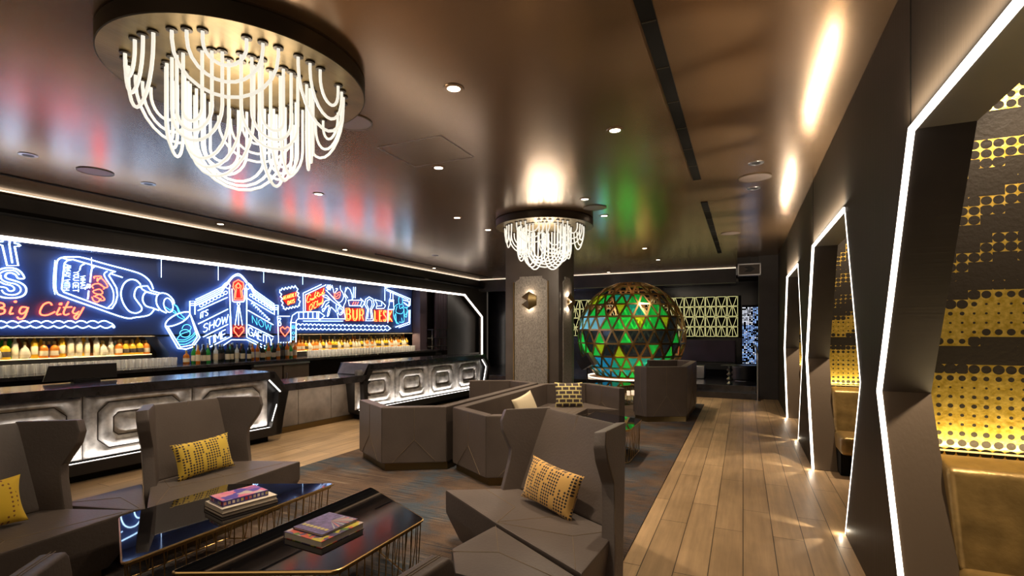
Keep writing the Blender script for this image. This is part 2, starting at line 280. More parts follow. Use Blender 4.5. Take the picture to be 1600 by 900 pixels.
# ---------------------------------------------------------------- mesh builder and object helpers
ORG = {}
class MB:
    def __init__(s): s.v = []; s.f = []; s.m = []; s.sm = []
    def add(s, vs_, fs, mi=0, smooth=False):
        b = len(s.v); s.v += [Vector(v) for v in vs_]
        for f in fs: s.f.append([b + i for i in f]); s.m.append(mi); s.sm.append(smooth)
        return s
    def _bm(s, bm, mi, smooth):
        bm.verts.index_update(); s.add([v.co.copy() for v in bm.verts], [[v.index for v in f.verts] for f in bm.faces], mi, smooth); bm.free()
    def plate(s, pts, vec, mi=0, bevel=0.0, seg=2, smooth=None):
        """planar polygon pts swept along vec, edges rounded"""
        bm = bmesh.new(); vec = Vector(vec); a = [bm.verts.new(Vector(p)) for p in pts]; b = [bm.verts.new(Vector(p) + vec) for p in pts]; n = len(pts)
        bm.faces.new(a); bm.faces.new(b[::-1])
        for i in range(n): j = (i + 1) % n; bm.faces.new([a[j], a[i], b[i], b[j]])
        bmesh.ops.recalc_face_normals(bm, faces=bm.faces)
        if bevel: bmesh.ops.bevel(bm, geom=bm.edges[:], offset=bevel, segments=seg, affect='EDGES', profile=0.6, clamp_overlap=True)
        s._bm(bm, mi, bool(bevel) if smooth is None else smooth); return s
    def loft(s, loops, mi=0, bevel=0.0, seg=2, smooth=None, caps=True):
        """same-count loops of points joined into one solid"""
        bm = bmesh.new(); L = [[bm.verts.new(Vector(p)) for p in lp] for lp in loops]; n = len(loops[0])
        for a, b in zip(L, L[1:]):
            for i in range(n): j = (i + 1) % n; bm.faces.new([a[i], a[j], b[j], b[i]])
        if caps: bm.faces.new(L[0][::-1]); bm.faces.new(L[-1])
        bmesh.ops.recalc_face_normals(bm, faces=bm.faces)
        if bevel: bmesh.ops.bevel(bm, geom=bm.edges[:], offset=bevel, segments=seg, affect='EDGES', profile=0.6, clamp_overlap=True)
        s._bm(bm, mi, bool(bevel) if smooth is None else smooth); return s
    def prism(s, poly, z0, z1, mi=0, bevel=0.0, seg=2, smooth=None):
        return s.plate([(x, y, z0) for x, y in poly], (0, 0, z1 - z0), mi, bevel, seg, smooth)
    def box(s, c, d, mi=0, bevel=0.0, rz=0.0):
        hx, hy, hz = d[0] / 2, d[1] / 2, d[2] / 2; R = Matrix.Rotation(rz, 3, 'Z'); c = Vector(c)
        p = [c + R @ Vector(q) for q in ((-hx, -hy, -hz), (hx, -hy, -hz), (hx, hy, -hz), (-hx, hy, -hz))]
        return s.plate(p, (0, 0, d[2]), mi, bevel)
    def bar(s, a, b, w, h, mi=0, up=(0, 0, 1)):
        a = Vector(a); b = Vector(b); t = (b - a).normalized(); u = t.cross(Vector(up))
        if u.length < 1e-4: u = t.cross(Vector((1, 0, 0)))
        u.normalize(); v = u.cross(t); p = [a + u * w / 2 + v * h / 2, a - u * w / 2 + v * h / 2, a - u * w / 2 - v * h / 2, a + u * w / 2 - v * h / 2]
        q = [x + (b - a) for x in p]
        return s.add(p + q, [(0, 1, 2, 3), (7, 6, 5, 4), (0, 4, 5, 1), (1, 5, 6, 2), (2, 6, 7, 3), (3, 7, 4, 0)], mi)
    def tube(s, pts, r, mi=0, n=6, closed=False, caps=True):
        P = [Vector(p) for p in pts]; q = [P[0]]
        for p in P[1:]:
            if (p - q[-1]).length > 1e-5: q.append(p)
        P = q; k = len(P)
        if k < 2: return s
        T = []
        for i in range(k):
            if closed: t = P[(i + 1) % k] - P[i - 1]
            else: t = P[min(i + 1, k - 1)] - P[max(i - 1, 0)]
            T.append(t.normalized() if t.length > 1e-9 else Vector((0, 0, 1)))
        u = T[0].orthogonal().normalized(); vs_ = []
        for i in range(k):
            u = (u - T[i] * u.dot(T[i])); u = u.normalized() if u.length > 1e-6 else T[i].orthogonal().normalized(); w = T[i].cross(u)
            for j in range(n): a = 2 * PI * j / n; vs_.append(P[i] + (u * math.cos(a) + w * math.sin(a)) * r)
        fs = []
        for i in range(k if closed else k - 1):
            i2 = (i + 1) % k
            for j in range(n): j2 = (j + 1) % n; fs.append((i * n + j, i * n + j2, i2 * n + j2, i2 * n + j))
        if not closed and caps: fs.append(tuple(range(n))[::-1]); fs.append(tuple((k - 1) * n + j for j in range(n)))
        return s.add(vs_, fs, mi, True)
    def lathe(s, prof, c=(0, 0, 0), n=16, mi=0, smooth=True, caps=False):
        c = Vector(c); vs_ = []; k = len(prof)
        for r, z in prof:
            for j in range(n): a = 2 * PI * j / n; vs_.append(c + Vector((r * math.cos(a), r * math.sin(a), z)))
        fs = [(i * n + j, i * n + (j + 1) % n, (i + 1) * n + (j + 1) % n, (i + 1) * n + j) for i in range(k - 1) for j in range(n)]
        if caps and prof[0][0] > 1e-5: fs.append(tuple(range(n))[::-1])
        if caps and prof[-1][0] > 1e-5: fs.append(tuple((k - 1) * n + j for j in range(n)))
        return s.add(vs_, fs, mi, smooth)
    def build(s, name, mats, parent=None, org=None):
        if not isinstance(mats, (list, tuple)): mats = [mats]
        po = ORG[parent.name] if parent is not None else Vector((0, 0, 0))
        if org is None: org = po.copy() if parent is not None else Vector((0, 0, 0))
        org = Vector(org)
        me = bpy.data.meshes.new(name); me.from_pydata([v - org for v in s.v], [], s.f)
        for m_ in mats: me.materials.append(m_ if not isinstance(m_, str) else M[m_])
        for p, mi, sm in zip(me.polygons, s.m, s.sm): p.material_index = mi; p.use_smooth = sm
        me.validate(); me.update()
        try: me.set_sharp_from_angle(angle=math.radians(40))
        except Exception: pass
        o = bpy.data.objects.new(name, me); C.objects.link(o); o.location = org - po
        if any(s.sm) and len(s.v) < 900: wn = o.modifiers.new('normals', 'WEIGHTED_NORMAL'); wn.keep_sharp = True; wn.weight = 90
        ORG[o.name] = org
        if parent is not None: o.parent = parent
        return o
def tag(o, label=None, cat=None, group=None, kind=None):
    if label: o['label'] = label
    if cat: o['category'] = cat
    if group: o['group'] = group
    if kind: o['kind'] = kind
    return o
def thing(name, label, cat, loc=(0, 0, 0), group=None):
    o = bpy.data.objects.new(name, None); C.objects.link(o); o.location = loc; ORG[o.name] = Vector(loc); o.empty_display_size = 0.1
    return tag(o, label, cat, group)
def struct(name, mb, mats, parent=None):
    o = mb.build(name, mats, parent)
    if parent is None: o['kind'] = 'structure'
    return o
def copy_tree(o, parent=None):
    c = o.copy(); C.objects.link(c)
    ORG[c.name] = ORG.get(o.name, Vector(o.location))
    if parent is not None: c.parent = parent
    for ch in list(o.children): copy_tree(ch, c)
    return c
def smooth_pts(P, closed=False, sub=5):
    P = [Vector(p) for p in P]; n = len(P); out = []
    rng = range(n if closed else n - 1)
    for i in rng:
        p0 = P[i - 1] if (closed or i > 0) else P[0]; p1 = P[i]; p2 = P[(i + 1) % n]; p3 = P[(i + 2) % n] if (closed or i + 2 < n) else P[n - 1]
        for k in range(sub):
            t = k / sub
            out.append(0.5 * ((2 * p1) + (p2 - p0) * t + (2 * p0 - 5 * p1 + 4 * p2 - p3) * t * t + (3 * p1 - p0 - 3 * p2 + p3) * t ** 3))
    if not closed: out.append(P[-1])
    return out
# ---------------------------------------------------------------- the room shell
CZ = 3.3; WX = 0.725
m = MB(); m.box((-3.6, 7.0, -0.05), (12.6, 22.0, 0.1)); struct('floor', m, 'wood')
m = MB(); m.box((-2.7, 6.0, CZ + 0.05), (11.0, 18.0, 0.1)); struct('ceiling', m, 'ceiling')
m = MB(); m.prism([(-4.65, -1.2), (-0.75, -1.2), (-0.75, 11.38), (-4.65, 11.38)], 0.0, 0.012); tag(m.build('area_rug', 'rug'), 'large mottled brown and slate blue rug with brushed streaks under the seating', 'rug')
# wall on the right: piers between hexagonal openings
TH = 0.19; P0 = 3.67
def portal(k):
    o = P0 * k
    return dict(f0=2.96 + o, fw=3.57 + o, ft=2.95 + o, nt=0.98 + o, nw=0.40 + o, n0=0.955 + o)
ZW, ZT = 1.24, 2.56
def yz(poly, x0, x1, mb, mi=0, bevel=0):
    mb.plate([(x0, y, z) for y, z in poly], (x1 - x0, 0, 0), mi, bevel)
m = MB()
q = portal(0); yz([(-3, 0), (q['n0'], 0), (q['nw'], ZW), (q['nt'], ZT), (-3, ZT)], WX, WX + TH, m)
for k in range(3):
    a = portal(k)
    if k < 2:
        b = portal(k + 1)
        yz([(a['f0'], 0), (b['n0'], 0), (b['nw'], ZW), (b['nt'], ZT), (a['ft'], ZT), (a['fw'], ZW)], WX, WX + TH, m)
    else: yz([(a['f0'], 0), (15.2, 0), (15.2, ZT), (a['ft'], ZT), (a['fw'], ZW)], WX, WX + TH, m)
yz([(-3, ZT), (15.2, ZT), (15.2, CZ), (-3, CZ)], WX, WX + TH, m)
struct('wall_right', m, 'wallrib')
m = MB()
for y in (2.95, 6.6, 10.29): m.box((WX - 0.001, y, 2.93), (0.006, 0.006, 0.74))
struct('trim_1', m, 'matte')
# jamb linings, dark above the waist, brown metal below, and the lit edge strips
for k in range(3):
    a = portal(k); e = 0.012; D = 0.003
    m = MB()
    def lin(p, r, mi):   # lining sheet on the opening face between two (y,z) points, p to r
        (y0, z0), (y1, z1) = p, r; n = Vector((0, -(z1 - z0), y1 - y0)).normalized() * e
        m.plate([(WX + 0.004, y0, z0), (WX + TH + 0.05, y0, z0), (WX + TH + 0.05, y1, z1), (WX + 0.004, y1, z1)], n, mi)
    lin((a['f0'], 0), (a['fw'], ZW), 1); lin((a['fw'], ZW), (a['ft'], ZT), 0); lin((a['ft'], ZT), (a['nt'], ZT), 0)
    lin((a['nt'], ZT), (a['nw'], ZW), 0); lin((a['nw'], ZW), (a['n0'], 0), 1)
    struct('trim_%d' % (k + 2), m, ['wallblack', 'jamb'])
    m = MB()
    pts = [(a['f0'], 0.005), (a['fw'], ZW), (a['ft'], ZT), (a['nt'], ZT), (a['nw'], ZW), (a['n0'], 0.005)]
    s = 0.013
    inner = [(a['f0'] - .017, 0.005), (a['fw'] - .018, ZW), (a['ft'] - .012, ZT - .022), (a['nt'] + .003, ZT - .022), (a['nw'] + .003, ZW), (a['n0'] + .003, 0.005)]
    for i in range(5):
        (y0, z0), (y1, z1) = pts[i], pts[i + 1]; (v0, w0), (v1, w1) = inner[i], inner[i + 1]
        xo = 0.012 if i < 3 else 0.004; m.plate([(WX - xo, y0, z0), (WX - xo, y1, z1), (WX - xo, v1, w1), (WX - xo, v0, w0)], (xo + .012, 0, 0))
    ls = tag(m.build('light_strip', 'led'), ['white light strip edging the nearest hexagonal booth opening', 'white light strip edging the middle hexagonal booth opening', 'white light strip edging the farthest hexagonal booth opening'][k], 'light strip', 'light strips around the booth openings')
    for yy in (a['f0'] - .04, a['n0'] + .0):
        lamp('strip_end_glow', 'POINT', (WX - 0.03, yy, 0.035), 0.5, (1, .84, .62), 0.008, parent=ls)
        for s_ in (-1, 1): lamp('strip_end_beam', 'SPOT', (WX - 0.03, yy, 0.07), 16, (1, .84, .62), 0.006, target=(WX - 1.0, yy + s_ * .75 - .35, -0.10), parent=ls, spot=24, blend=.7)
    for yy in (a['ft'], a['nt']):
        for s_ in (-1, 0.15, 1): lamp('strip_corner_beam', 'SPOT', (WX - 0.03, yy, ZT + .04), 60, (1, .84, .62), 0.02, target=(WX - 1.0, yy + s_ * .9, CZ + .02), parent=ls, spot=34, blend=1.0)
    lamp('strip_top_glow', 'AREA', (WX - 0.06, (a['ft'] + a['nt']) / 2, ZT + .03), 20, (1, .84, .62), 0.01, size_y=a['ft'] - a['nt'], rot=(PI, math.radians(12), 0), parent=ls)
# booths behind the openings: gold walls across, outer wall, banquettes
m = MB(); yz([(-3, 0), (15, 0), (15, CZ), (-3, CZ)], 2.75, 2.85, m); struct('wall_booths', m, 'wallblack')
for k in range(3):
    o = P0 * k
    m = MB(); m.box((1.84, 3.66 + o, CZ / 2), (1.80, 0.10, CZ)); struct('wall_gold', m, 'goldwall')
    t = thing('banquette', ['gold leather banquette under the patterned wall of the nearest booth', 'gold leather banquette under the patterned wall of the middle booth', 'gold leather banquette in the farthest booth'][k], 'banquette', (1.8, 3.2 + o, 0), 'gold banquettes in the booths')
    m = MB(); m.plate([(0.96, 3.14 + o, 0.40), (0.96, 3.58 + o, 0.40), (0.96, 3.58 + o, 0.90), (0.96, 3.48 + o, 0.91), (0.96, 3.30 + o, 0.88)][::-1], (1.72, 0, 0), 0, 0.035, 3); m.build('backrest', 'goldleather', t)
    m = MB(); m.plate([(0.96, 2.70 + o, 0.24), (0.96, 3.30 + o, 0.24), (0.96, 3.30 + o, 0.43), (0.96, 2.70 + o, 0.44)][::-1], (1.72, 0, 0), 0, 0.05, 3); m.build('seat', 'goldleather', t)
    m = MB(); m.box((1.82, 3.18 + o, 0.12), (1.70, 0.76, 0.235), 0, 0.004); m.build('base', 'matte', t)
    m = MB(); m.box((1.82, 3.597 + o, 0.918), (1.68, 0.012, 0.008)); led = m.build('light_strip', mat('gold_light_line', (1, .8, .4), .4, emit=(1, .62, .2), es=1.5), t)
    lamp('strip_glow', 'AREA', (1.75, 3.545 + o, 0.93), 24 if k == 0 else 18, (1, 0.78, 0.42), 1.6, size_y=0.012, target=(1.75, 3.60 + o, 2.2), parent=t)
    # two small booth ceiling lights
    dl = thing('booth_downlight', ['small ceiling downlight inside the nearest booth', 'small ceiling downlight inside the middle booth', 'small ceiling downlight inside the farthest booth'][k], 'ceiling light', (1.45, 3.0 + o, CZ), 'booth ceiling lights')
    m = MB(); m.lathe([(0.05, CZ - 0.006), (0.035, CZ - 0.008), (0.0, CZ - 0.004)], (1.45, 3.0 + o, 0), 16); m.build('lamp_face', 'lampface', dl)
    lamp('downlight_beam', 'SPOT', (1.45, 3.0 + o, CZ - 0.03), 260, WARM, 0.04, target=(1.45, 3.62 + o, 1.6), parent=dl, spot=95, blend=0.8)
# bar wall: dark face with a wide chamfered opening, light strip along the opening
XW = -8.2
m = MB()
def fx(poly, x0, x1, mi=0): m.plate([(x0, y, z) for y, z in poly], (x1 - x0, 0, 0), mi)
fx([(-3, 2.75), (15.6, 2.75), (15.6, CZ), (-3, CZ)], XW, XW - 0.12)
fx([(14.05, 2.75), (15.25, 2.05), (15.6, 2.05), (15.6, 2.75)], XW, XW - 0.12)
fx([(15.25, 0), (15.6, 0), (15.6, 2.05), (15.25, 2.05)], XW, XW - 0.12)
struct('wall_left', m, 'wallblack')
m = MB()
m.bar((XW + 0.012, -2, 2.72), (XW + 0.012, 14.05, 2.72), 0.03, 0.05); m.bar((XW + 0.012, 14.02, 2.73), (XW + 0.012, 15.22, 2.04), 0.03, 0.05); m.bar((XW + 0.012, 15.22, 2.05), (XW + 0.012, 15.22, 0.3), 0.03, 0.05, up=(0, 1, 0))
tag(m.build('light_strip', 'led'), 'long white light strip framing the opening above the bar', 'light strip')
m = MB(); m.bar((XW + 0.03, -2, CZ - 0.015), (XW + 0.03, 15.5, CZ - 0.015), 0.015, 0.022)
tag(m.build('light_strip', 'ledthin'), 'thin warm light line where the ceiling meets the bar wall', 'light strip')
m = MB(); m.bar((XW + 0.06, -2, CZ - 0.045), (XW + 0.06, 15.5, CZ - 0.045), 0.09, 0.015); struct('trim_5', m, 'jamb')
XN = -8.85
m = MB()
BZ = 1.52     # underside of the neon wall above the bottle bays
m.plate([(XN, -2, BZ), (XN, 12.1, BZ), (XN, 12.1, 3.0), (XN, -2, 3.0)], (-0.35, 0, 0))
m.plate([(XN, 5.02, BZ), (XN, 5.25, 1.20), (XN, 5.25, 0.9), (XN, 7.65, 0.9), (XN, 7.65, 1.2), (XN, 7.95, BZ)], (-0.35, 0, 0))
struct('wall_neon', m, 'navy')
m = MB(); m.box((XN - 0.16, 5.0, BZ - 0.02), (0.36, 14.2, 0.03)); m.box((XN + 0.01, 1.5, BZ - 0.005), (0.02, 7.0, 0.012), 1); m.box((XN + 0.01, 10.0, BZ - 0.005), (0.02, 4.1, 0.012), 1); struct('trim_6', m, ['matte', 'jamb'])
m = MB(); m.box((XN - 0.38, 5.0, 1.2), (0.03, 14.2, 0.75)); struct('wall_bay', m, 'wallblack')
m = MB(); m.box((XW - 0.3, 6.5, 3.02), (1.0, 17.0, 0.05)); struct('trim_7', m, 'matte')
m = MB(); m.box(((XN + XW - .12) / 2, 5.0, 2.735), (XW - .12 - XN, 14.0, 0.012)); tag(m.build('reflector_panel', mat('satin_metal_soffit', (.6, .55, .6), .16, 1.0)), 'satin metal soffit panel mirroring the neon signs from above', 'panel')
# wall beyond the neon: pale pilaster, curtains
m = MB(); m.box((-8.75, 12.35, 1.9), (0.28, 0.35, 2.2)); m.box((-8.6, 14.6, 1.9), (0.2, 2.2, 2.2), 1); m.box((-8.9, 13.1, 1.9), (0.1, 1.2, 2.2), 1); struct('wall_far_left', m, ['curtain', 'wallblack'])
m = MB()
for i in range(9):
    y = 12.9 + i * 0.07; m.lathe([(0.05, 0.95), (0.045, 2.9)], (-8.55 - 0.02 * (i % 2), y, 0), 10)
tag(m.build('curtain', 'curtain'), 'dull plum curtain hanging beyond the end of the neon wall', 'curtain')
# back of the room: lowered band, mirror-black wall behind the stage
m = MB(); m.plate([(-8.3, 15.0, 2.90), (-0.18, 15.0, 2.90), (-0.18, 15.0, CZ), (-8.3, 15.0, CZ)], (0, 0.3, 0)); struct('wall_back', m, 'wallblack')
m = MB(); m.bar((-8.2, 14.992, CZ - 0.008), (-0.18, 14.992, CZ - 0.008), 0.012, 0.014); tag(m.build('light_strip', 'ledthin'), 'thin warm light line at the ceiling edge above the stage', 'light strip')
m = MB(); m.plate([(-8.4, 16.08, 0), (2.8, 16.08, 0), (2.8, 16.08, 3.2), (-8.4, 16.08, 3.2)], (0, 0.1, 0)); struct('wall_stage', m, mat('smoked_glass', (.006, .006, .008), .22, spec=.5))
m = MB(); m.box((-3.0, 15.9, 2.97), (11.5, 1.5, 0.08)); struct('ceiling_stage', m, 'blackglass')
m = MB(); m.plate([(0.33, 12.83, 0), (WX + 0.01, 12.83, 0), (WX + 0.01, 12.83, CZ), (0.33, 12.83, CZ)], (0, 0.35, 0)); m.plate([(-0.13, 12.95, 3.1), (0.4, 12.95, 3.1), (0.4, 12.95, CZ), (-0.13, 12.95, CZ)], (0, 2.2, 0)); struct('wall_pier', m, 'wallblack')
m = MB(); m.box((-1.0, -3.05, 1.65), (14.5, 0.1, 3.3)); struct('wall_behind', m, 'wallblack')
m = MB(); m.box((-9.32, 6, 1.6), (0.1, 19, 3.3)); struct('wall_outer_left', m, 'matte')
# stage platform
m = MB(); m.prism([(-8.1, 12.9), (0.32, 12.9), (0.32, 16.07), (-8.1, 16.07)], 0.0, 0.28, 0, 0.006); m.prism([(-8.1, 12.62), (0.32, 12.62), (0.32, 12.92), (-8.1, 12.92)], 0.0, 0.14, 0, 0.006)
tag(m.build('stage_platform', 'counter'), 'low glossy black stage platform with one step at the back', 'stage')

# square column with textured panels
CX0, CX1, CY0, CY1 = -4.07, -3.01, 8.5, 9.4
m = MB(); m.prism([(CX0, CY0), (CX1, CY0), (CX1, CY1), (CX0, CY1)], 0, CZ, 0, 0.008, smooth=False)
col = struct('column', m, 'stone')
def notched(x0, x1, z0, z1, c):
    return [(x0, z0), (x1, z0), (x1, z1 - c), (x1 - c * .35, z1 - c * .75), (x1 - c, z1 - c * .45), (x1 - c, z1), (x0 + c, z1), (x0 + c, z1 - c * .45), (x0 + c * .35, z1 - c * .75), (x0, z1 - c)]
m = MB(); m.plate([(x, CY0 - 0.02, z) for x, z in notched(-3.87, -3.22, 0.02, 2.58, 0.10)], (0, 0.03, 0), 0)
m.plate([(CX1 + 0.02, y, z) for y, z in notched(8.72, 9.2, 0.02, 2.58, 0.10)], (-0.03, 0, 0), 0)
for x in (-3.885, -3.205): m.box((x, CY0 - 0.015, 1.25), (0.014, 0.05, 2.46), 1)
m.build('wallcovering', ['fabric', 'brass'], col)
def sconce(loc, n, label):
    t = thing('wall_sconce', label, 'wall light', loc, 'faceted wall sconces on the column')
    n = Vector(n); u = Vector((-n.y, n.x, 0)); z = Vector((0, 0, 1)); o = Vector(loc)
    R = 0.165; hexo = [o + n * 0.045 + u * (R * 0.95 * math.cos(a)) + z * (R * math.sin(a)) for a in [PI / 6 + i * PI / 3 for i in range(6)]]
    T_, B_ = o + n * .05 + z * R, o + n * .05 - z * R; UR, LR = o + n * .05 + u * (R * .9) + z * (R * .5), o + n * .05 + u * (R * .9) - z * (R * .5)
    UL, LL = o + n * .05 - u * (R * .9) + z * (R * .42), o + n * .05 - u * (R * .9) - z * (R * .42); K = o + n * .15 + u * .02; N1 = o + n * .09 - u * (R * .15)
    m = MB(); m.add([T_, UR, K, UL, N1, LL, B_, LR], [(0, 1, 2), (0, 2, 4, 3), (6, 5, 4, 2), (6, 2, 7), (1, 7, 2)], 0)
    m.tube([T_, UR, LR, B_, LL, N1, UL], 0.006, 0, 5, closed=True)
    m.build('shade', 'bronze', t)
    m = MB(); m.tube([o + n * 0.002, o + n * 0.05], 0.04, 0, 12); m.build('back_plate', 'bronze', t)
    m = MB(); m.lathe([(0.0, -0.05), (0.012, -0.04), (0.012, 0.04), (0.0, 0.05)], tuple(o + n * 0.065 + u * 0.02), 10); m.build('bulb', 'lampface', t)
    for s in (1, -1):
        lamp('sconce_light', 'POINT', tuple(o + n * 0.04 + z * (0.14 * s)), 3.2, WARM, 0.03, parent=t)
    return t
sconce((-3.56, CY0 - 0.02, 2.13), (0, -1, 0), 'faceted bronze wall sconce on the wide front face of the column')
sconce((CX1 + 0.02, 8.96, 2.12), (1, 0, 0), 'faceted bronze wall sconce on the narrow side face of the column')

# ---------------------------------------------------------------- ceiling fittings
def slot(name, x, y0, y1, label, w=0.085, n=6):
    m = MB(); m.box((x, (y0 + y1) / 2, CZ - 0.004), (w, y1 - y0, 0.012)); t = tag(m.build(name, 'matte', org=(x, y0, CZ)), label, 'air vent', 'linear slots in the ceiling')
    m = MB()
    for i in range(1, n): m.box((x, y0 + (y1 - y0) * i / n, CZ - 0.011), (w * 0.9, 0.012, 0.004))
    m.build('divider', 'plate_rim', t)
slot('ceiling_slot', -0.47, 1.2, 6.0, 'long black linear slot in the ceiling, nearest on the right side', n=9)
slot('ceiling_slot', -0.47, 7.1, 11.95, 'black linear ceiling slot farther back in line with the nearest one', n=9)
slot('ceiling_slot', -7.33, 0.5, 7.0, 'thin black ceiling slot above the near part of the bar', 0.05, 4)
slot('ceiling_slot', -7.5, 8.9, 14.6, 'thin black ceiling slot above the far part of the bar', 0.05, 4)
spots = [(-1.85, 3.02, 1, 'above the aisle side of the nearest wing chaise'), (-0.99, 4.23, 1, 'alone beside the long black slot'), (-2.9, 4.43, 1, 'between the two chandeliers'), (-4.83, 4.66, 1, 'on the bar side beyond the big chandelier'),
         (-7.63, 5.32, 1, 'nearest of those over the bar behind the thin slot'), (-1.87, 6.3, 1, 'nearer of the pair right of the far chandelier'), (-1.88, 7.34, 1, 'farther of the pair right of the far chandelier'), (-3.94, 6.53, 1, 'nearer of the pair left of the far chandelier'), (-3.94, 7.54, 1, 'farther of the pair left of the far chandelier'),
         (-1.87, 10.64, 1, 'in front of the stage, nearer one'), (-1.88, 12.53, 1, 'in front of the stage, farther one'), (-3.61, 14.6, 1, 'at the far ceiling edge over the dome'), (-7.68, 8.14, 1, 'middle one over the bar beside the thin slot'), (-7.76, 11.63, 1, 'farthest one over the bar'), (-3.92, 3.24, 1, 'seen behind the tubes of the big chandelier'),
         (-6.31, 2.43, 0, 'unlit, nearest over the bar front'), (-6.29, 3.5, 0, 'unlit, beside the round speaker over the bar'), (0.12, 5.67, 0, 'unlit, just nearer than the right round speaker'), (0.12, 6.67, 0, 'unlit, just beyond the right round speaker'), (-6.4, 9.64, 0, 'unlit, above the far bar section')]
for x, y, on, lab in spots:
    t = thing('downlight', ('small round ceiling downlight ' + lab), 'ceiling light', (x, y, CZ), 'round downlights in the ceiling')
    m = MB(); m.lathe([(0.075, 0), (0.072, -0.006), (0.048, -0.007), (0.045, -0.002)], (x, y, CZ), 20); m.build('trim_ring', 'ceiling' if on else 'steel', t)
    m = MB(); m.lathe([(0.045, -0.0035), (0.0, -0.003)], (x, y, CZ), 16); m.build('lamp_face', 'lampface' if on else 'black', t)
    if on:
        far = y > 9
        lamp('downlight_beam', 'SPOT', (x, y, CZ - 0.02), 210, WARM, 0.05, target=(x, y, 0), parent=t, spot=95, blend=1.0)
for x, y, r, lab in ((-2.91, 3.15, 0.17, 'behind the big chandelier'), (-6.32, 2.99, 0.16, 'over the near end of the bar'), (0.12, 6.2, 0.17, 'near the right wall between two unlit downlights'), (-1.87, 6.79, 0.16, 'just right of the far chandelier'), (-0.2, 9.6, 0.16, 'farthest back near the right wall')):
    t = thing('ceiling_speaker', 'round flush ceiling speaker ' + lab, 'speaker', (x, y, CZ), 'round ceiling speakers')
    m = MB(); m.lathe([(r, 0), (r, -0.008), (r * .94, -0.01), (r * .94, -0.004)], (x, y, CZ), 40); m.build('trim_ring', 'jamb', t)
    m = MB(); m.lathe([(r * .94, -0.006), (0, -0.006)], (x, y, CZ), 40); m.build('grille', 'grille', t)
m = MB()
for a, b in (((-3.1, 3.7), (-2.4, 3.7)), ((-2.4, 3.7), (-2.4, 4.3)), ((-2.4, 4.3), (-3.1, 4.3)), ((-3.1, 4.3), (-3.1, 3.7))): m.bar((*a, CZ - 0.001), (*b, CZ - 0.001), 0.008, 0.004)
tag(m.build('access_panel', 'grille'), 'square access hatch outline in the ceiling beyond the big chandelier', 'access panel')
# boxed ceiling unit at the back right
t = thing('ceiling_unit', 'grey framed box hanging from the ceiling by the dark pier at the back', 'projector', (0.13, 12.85, 3.0))
m = MB(); m.box((0.13, 12.86, 2.99), (0.48, 0.16, 0.28), 0, 0.006); m.build('housing', 'stone', t)
m = MB()
for dx, dz, w, h in ((0, 0.125, 0.48, 0.025), (0, -0.125, 0.48, 0.025), (-0.23, 0, 0.022, 0.27), (0.23, 0, 0.022, 0.27)): m.box((0.13 + dx, 12.775, 2.99 + dz), (w, 0.02, h))
m.build('frame', 'steel', t)
m = MB(); m.plate([(0.02, 12.775, 3.05), (0.16, 12.775, 3.07), (0.25, 12.775, 3.0), (0.16, 12.775, 2.93), (0.02, 12.775, 2.94), (0.1, 12.775, 3.0)], (0, 0.005, 0)); m.build('lens', 'black', t)
m = MB(); m.box((0.13, 12.86, 3.2), (0.06, 0.06, 0.2)); m.build('bracket', 'black', t)

# ---------------------------------------------------------------- chandeliers of bent lit tubes
def chandelier(cx, cyy, label, rot=0.0, E=60):
    t = thing('chandelier', label, 'chandelier', (cx, cyy, CZ), 'chandeliers of hanging lit tubes')
    R = 0.755; zp = 3.19
    m = MB(); m.lathe([(R * 0.96, CZ), (R, CZ - 0.01), (R, zp + 0.004), (R - 0.006, zp)], (cx, cyy, 0), 96); m.build('rim', 'plate_rim', t)
    m = MB(); m.lathe([(R - 0.006, zp + 0.001), (0.0, zp)], (cx, cyy, 0), 96); m.build('plate', 'plate', t)
    rnd = random.Random(3)
    def U(p, q, depth, r=0.0095):
        p = Vector((*p, zp)); q = Vector((*q, zp)); d = (q - p).length; a = d / 2; h = depth; P = []
        bend = min(h * 0.85, a * 1.15)
        mid = (p + q) / 2; u = (q - p) / d
        P.append(p + Vector((0, 0, 0.0)))
        for i in range(13):
            th = PI * i / 12; P.append(mid - u * (a * math.cos(th)) + Vector((0, 0, -(h - bend) - bend * math.sin(th))))
        P.append(q)
        P = [P[0]] + P[1:-1] + [P[-1]]
        m = MB(); m.tube(P, r, 0, 7)
        for e in (p, q): m.lathe([(0.028, zp + 0.001), (0.028, zp - 0.008), (0.013, zp - 0.010)], (e.x, e.y, 0), 12, 1)
        m.build('glass_tube', ['tube', 'plate_rim'], t)
    def pol(r, a): return (cx + r * math.cos(a + rot), cyy + r * math.sin(a + rot))
    # outer ring: six nested triples swagging around the edge
    for g in range(6):
        c = g * PI / 3
        for w, d in ((0.17, 0.17), (0.30, 0.25), (0.43, 0.32)): U(pol(0.615, c - w), pol(0.615, c + w), d)
    # middle ring: deeper nested triples
    for g in range(6):
        c = g * PI / 3 + PI / 6
        for w, d in ((0.15, 0.40), (0.28, 0.45), (0.41, 0.50)): U(pol(0.42, c - w), pol(0.42, c + w), d)
    # inner ring with the deepest loops
    for g in range(3):
        c = g * 2 * PI / 3 + 0.35
        for w, d in ((0.60, 0.56), (0.80, 0.60), (1.0, 0.64)): U(pol(0.33, c - w), pol(0.33, c + w), d)
    lamp('tube_glow', 'POINT', (cx, cyy, 2.78), E, (1, 0.85, 0.66), 0.35, parent=t)
    return t
chandelier(-2.95, 2.22, 'large round chandelier of bent white tubes, the big near one above the sofas', 0.25)
chandelier(-2.82, 7.29, 'round chandelier of bent white tubes, the smaller looking far one in front of the column', 0.6)

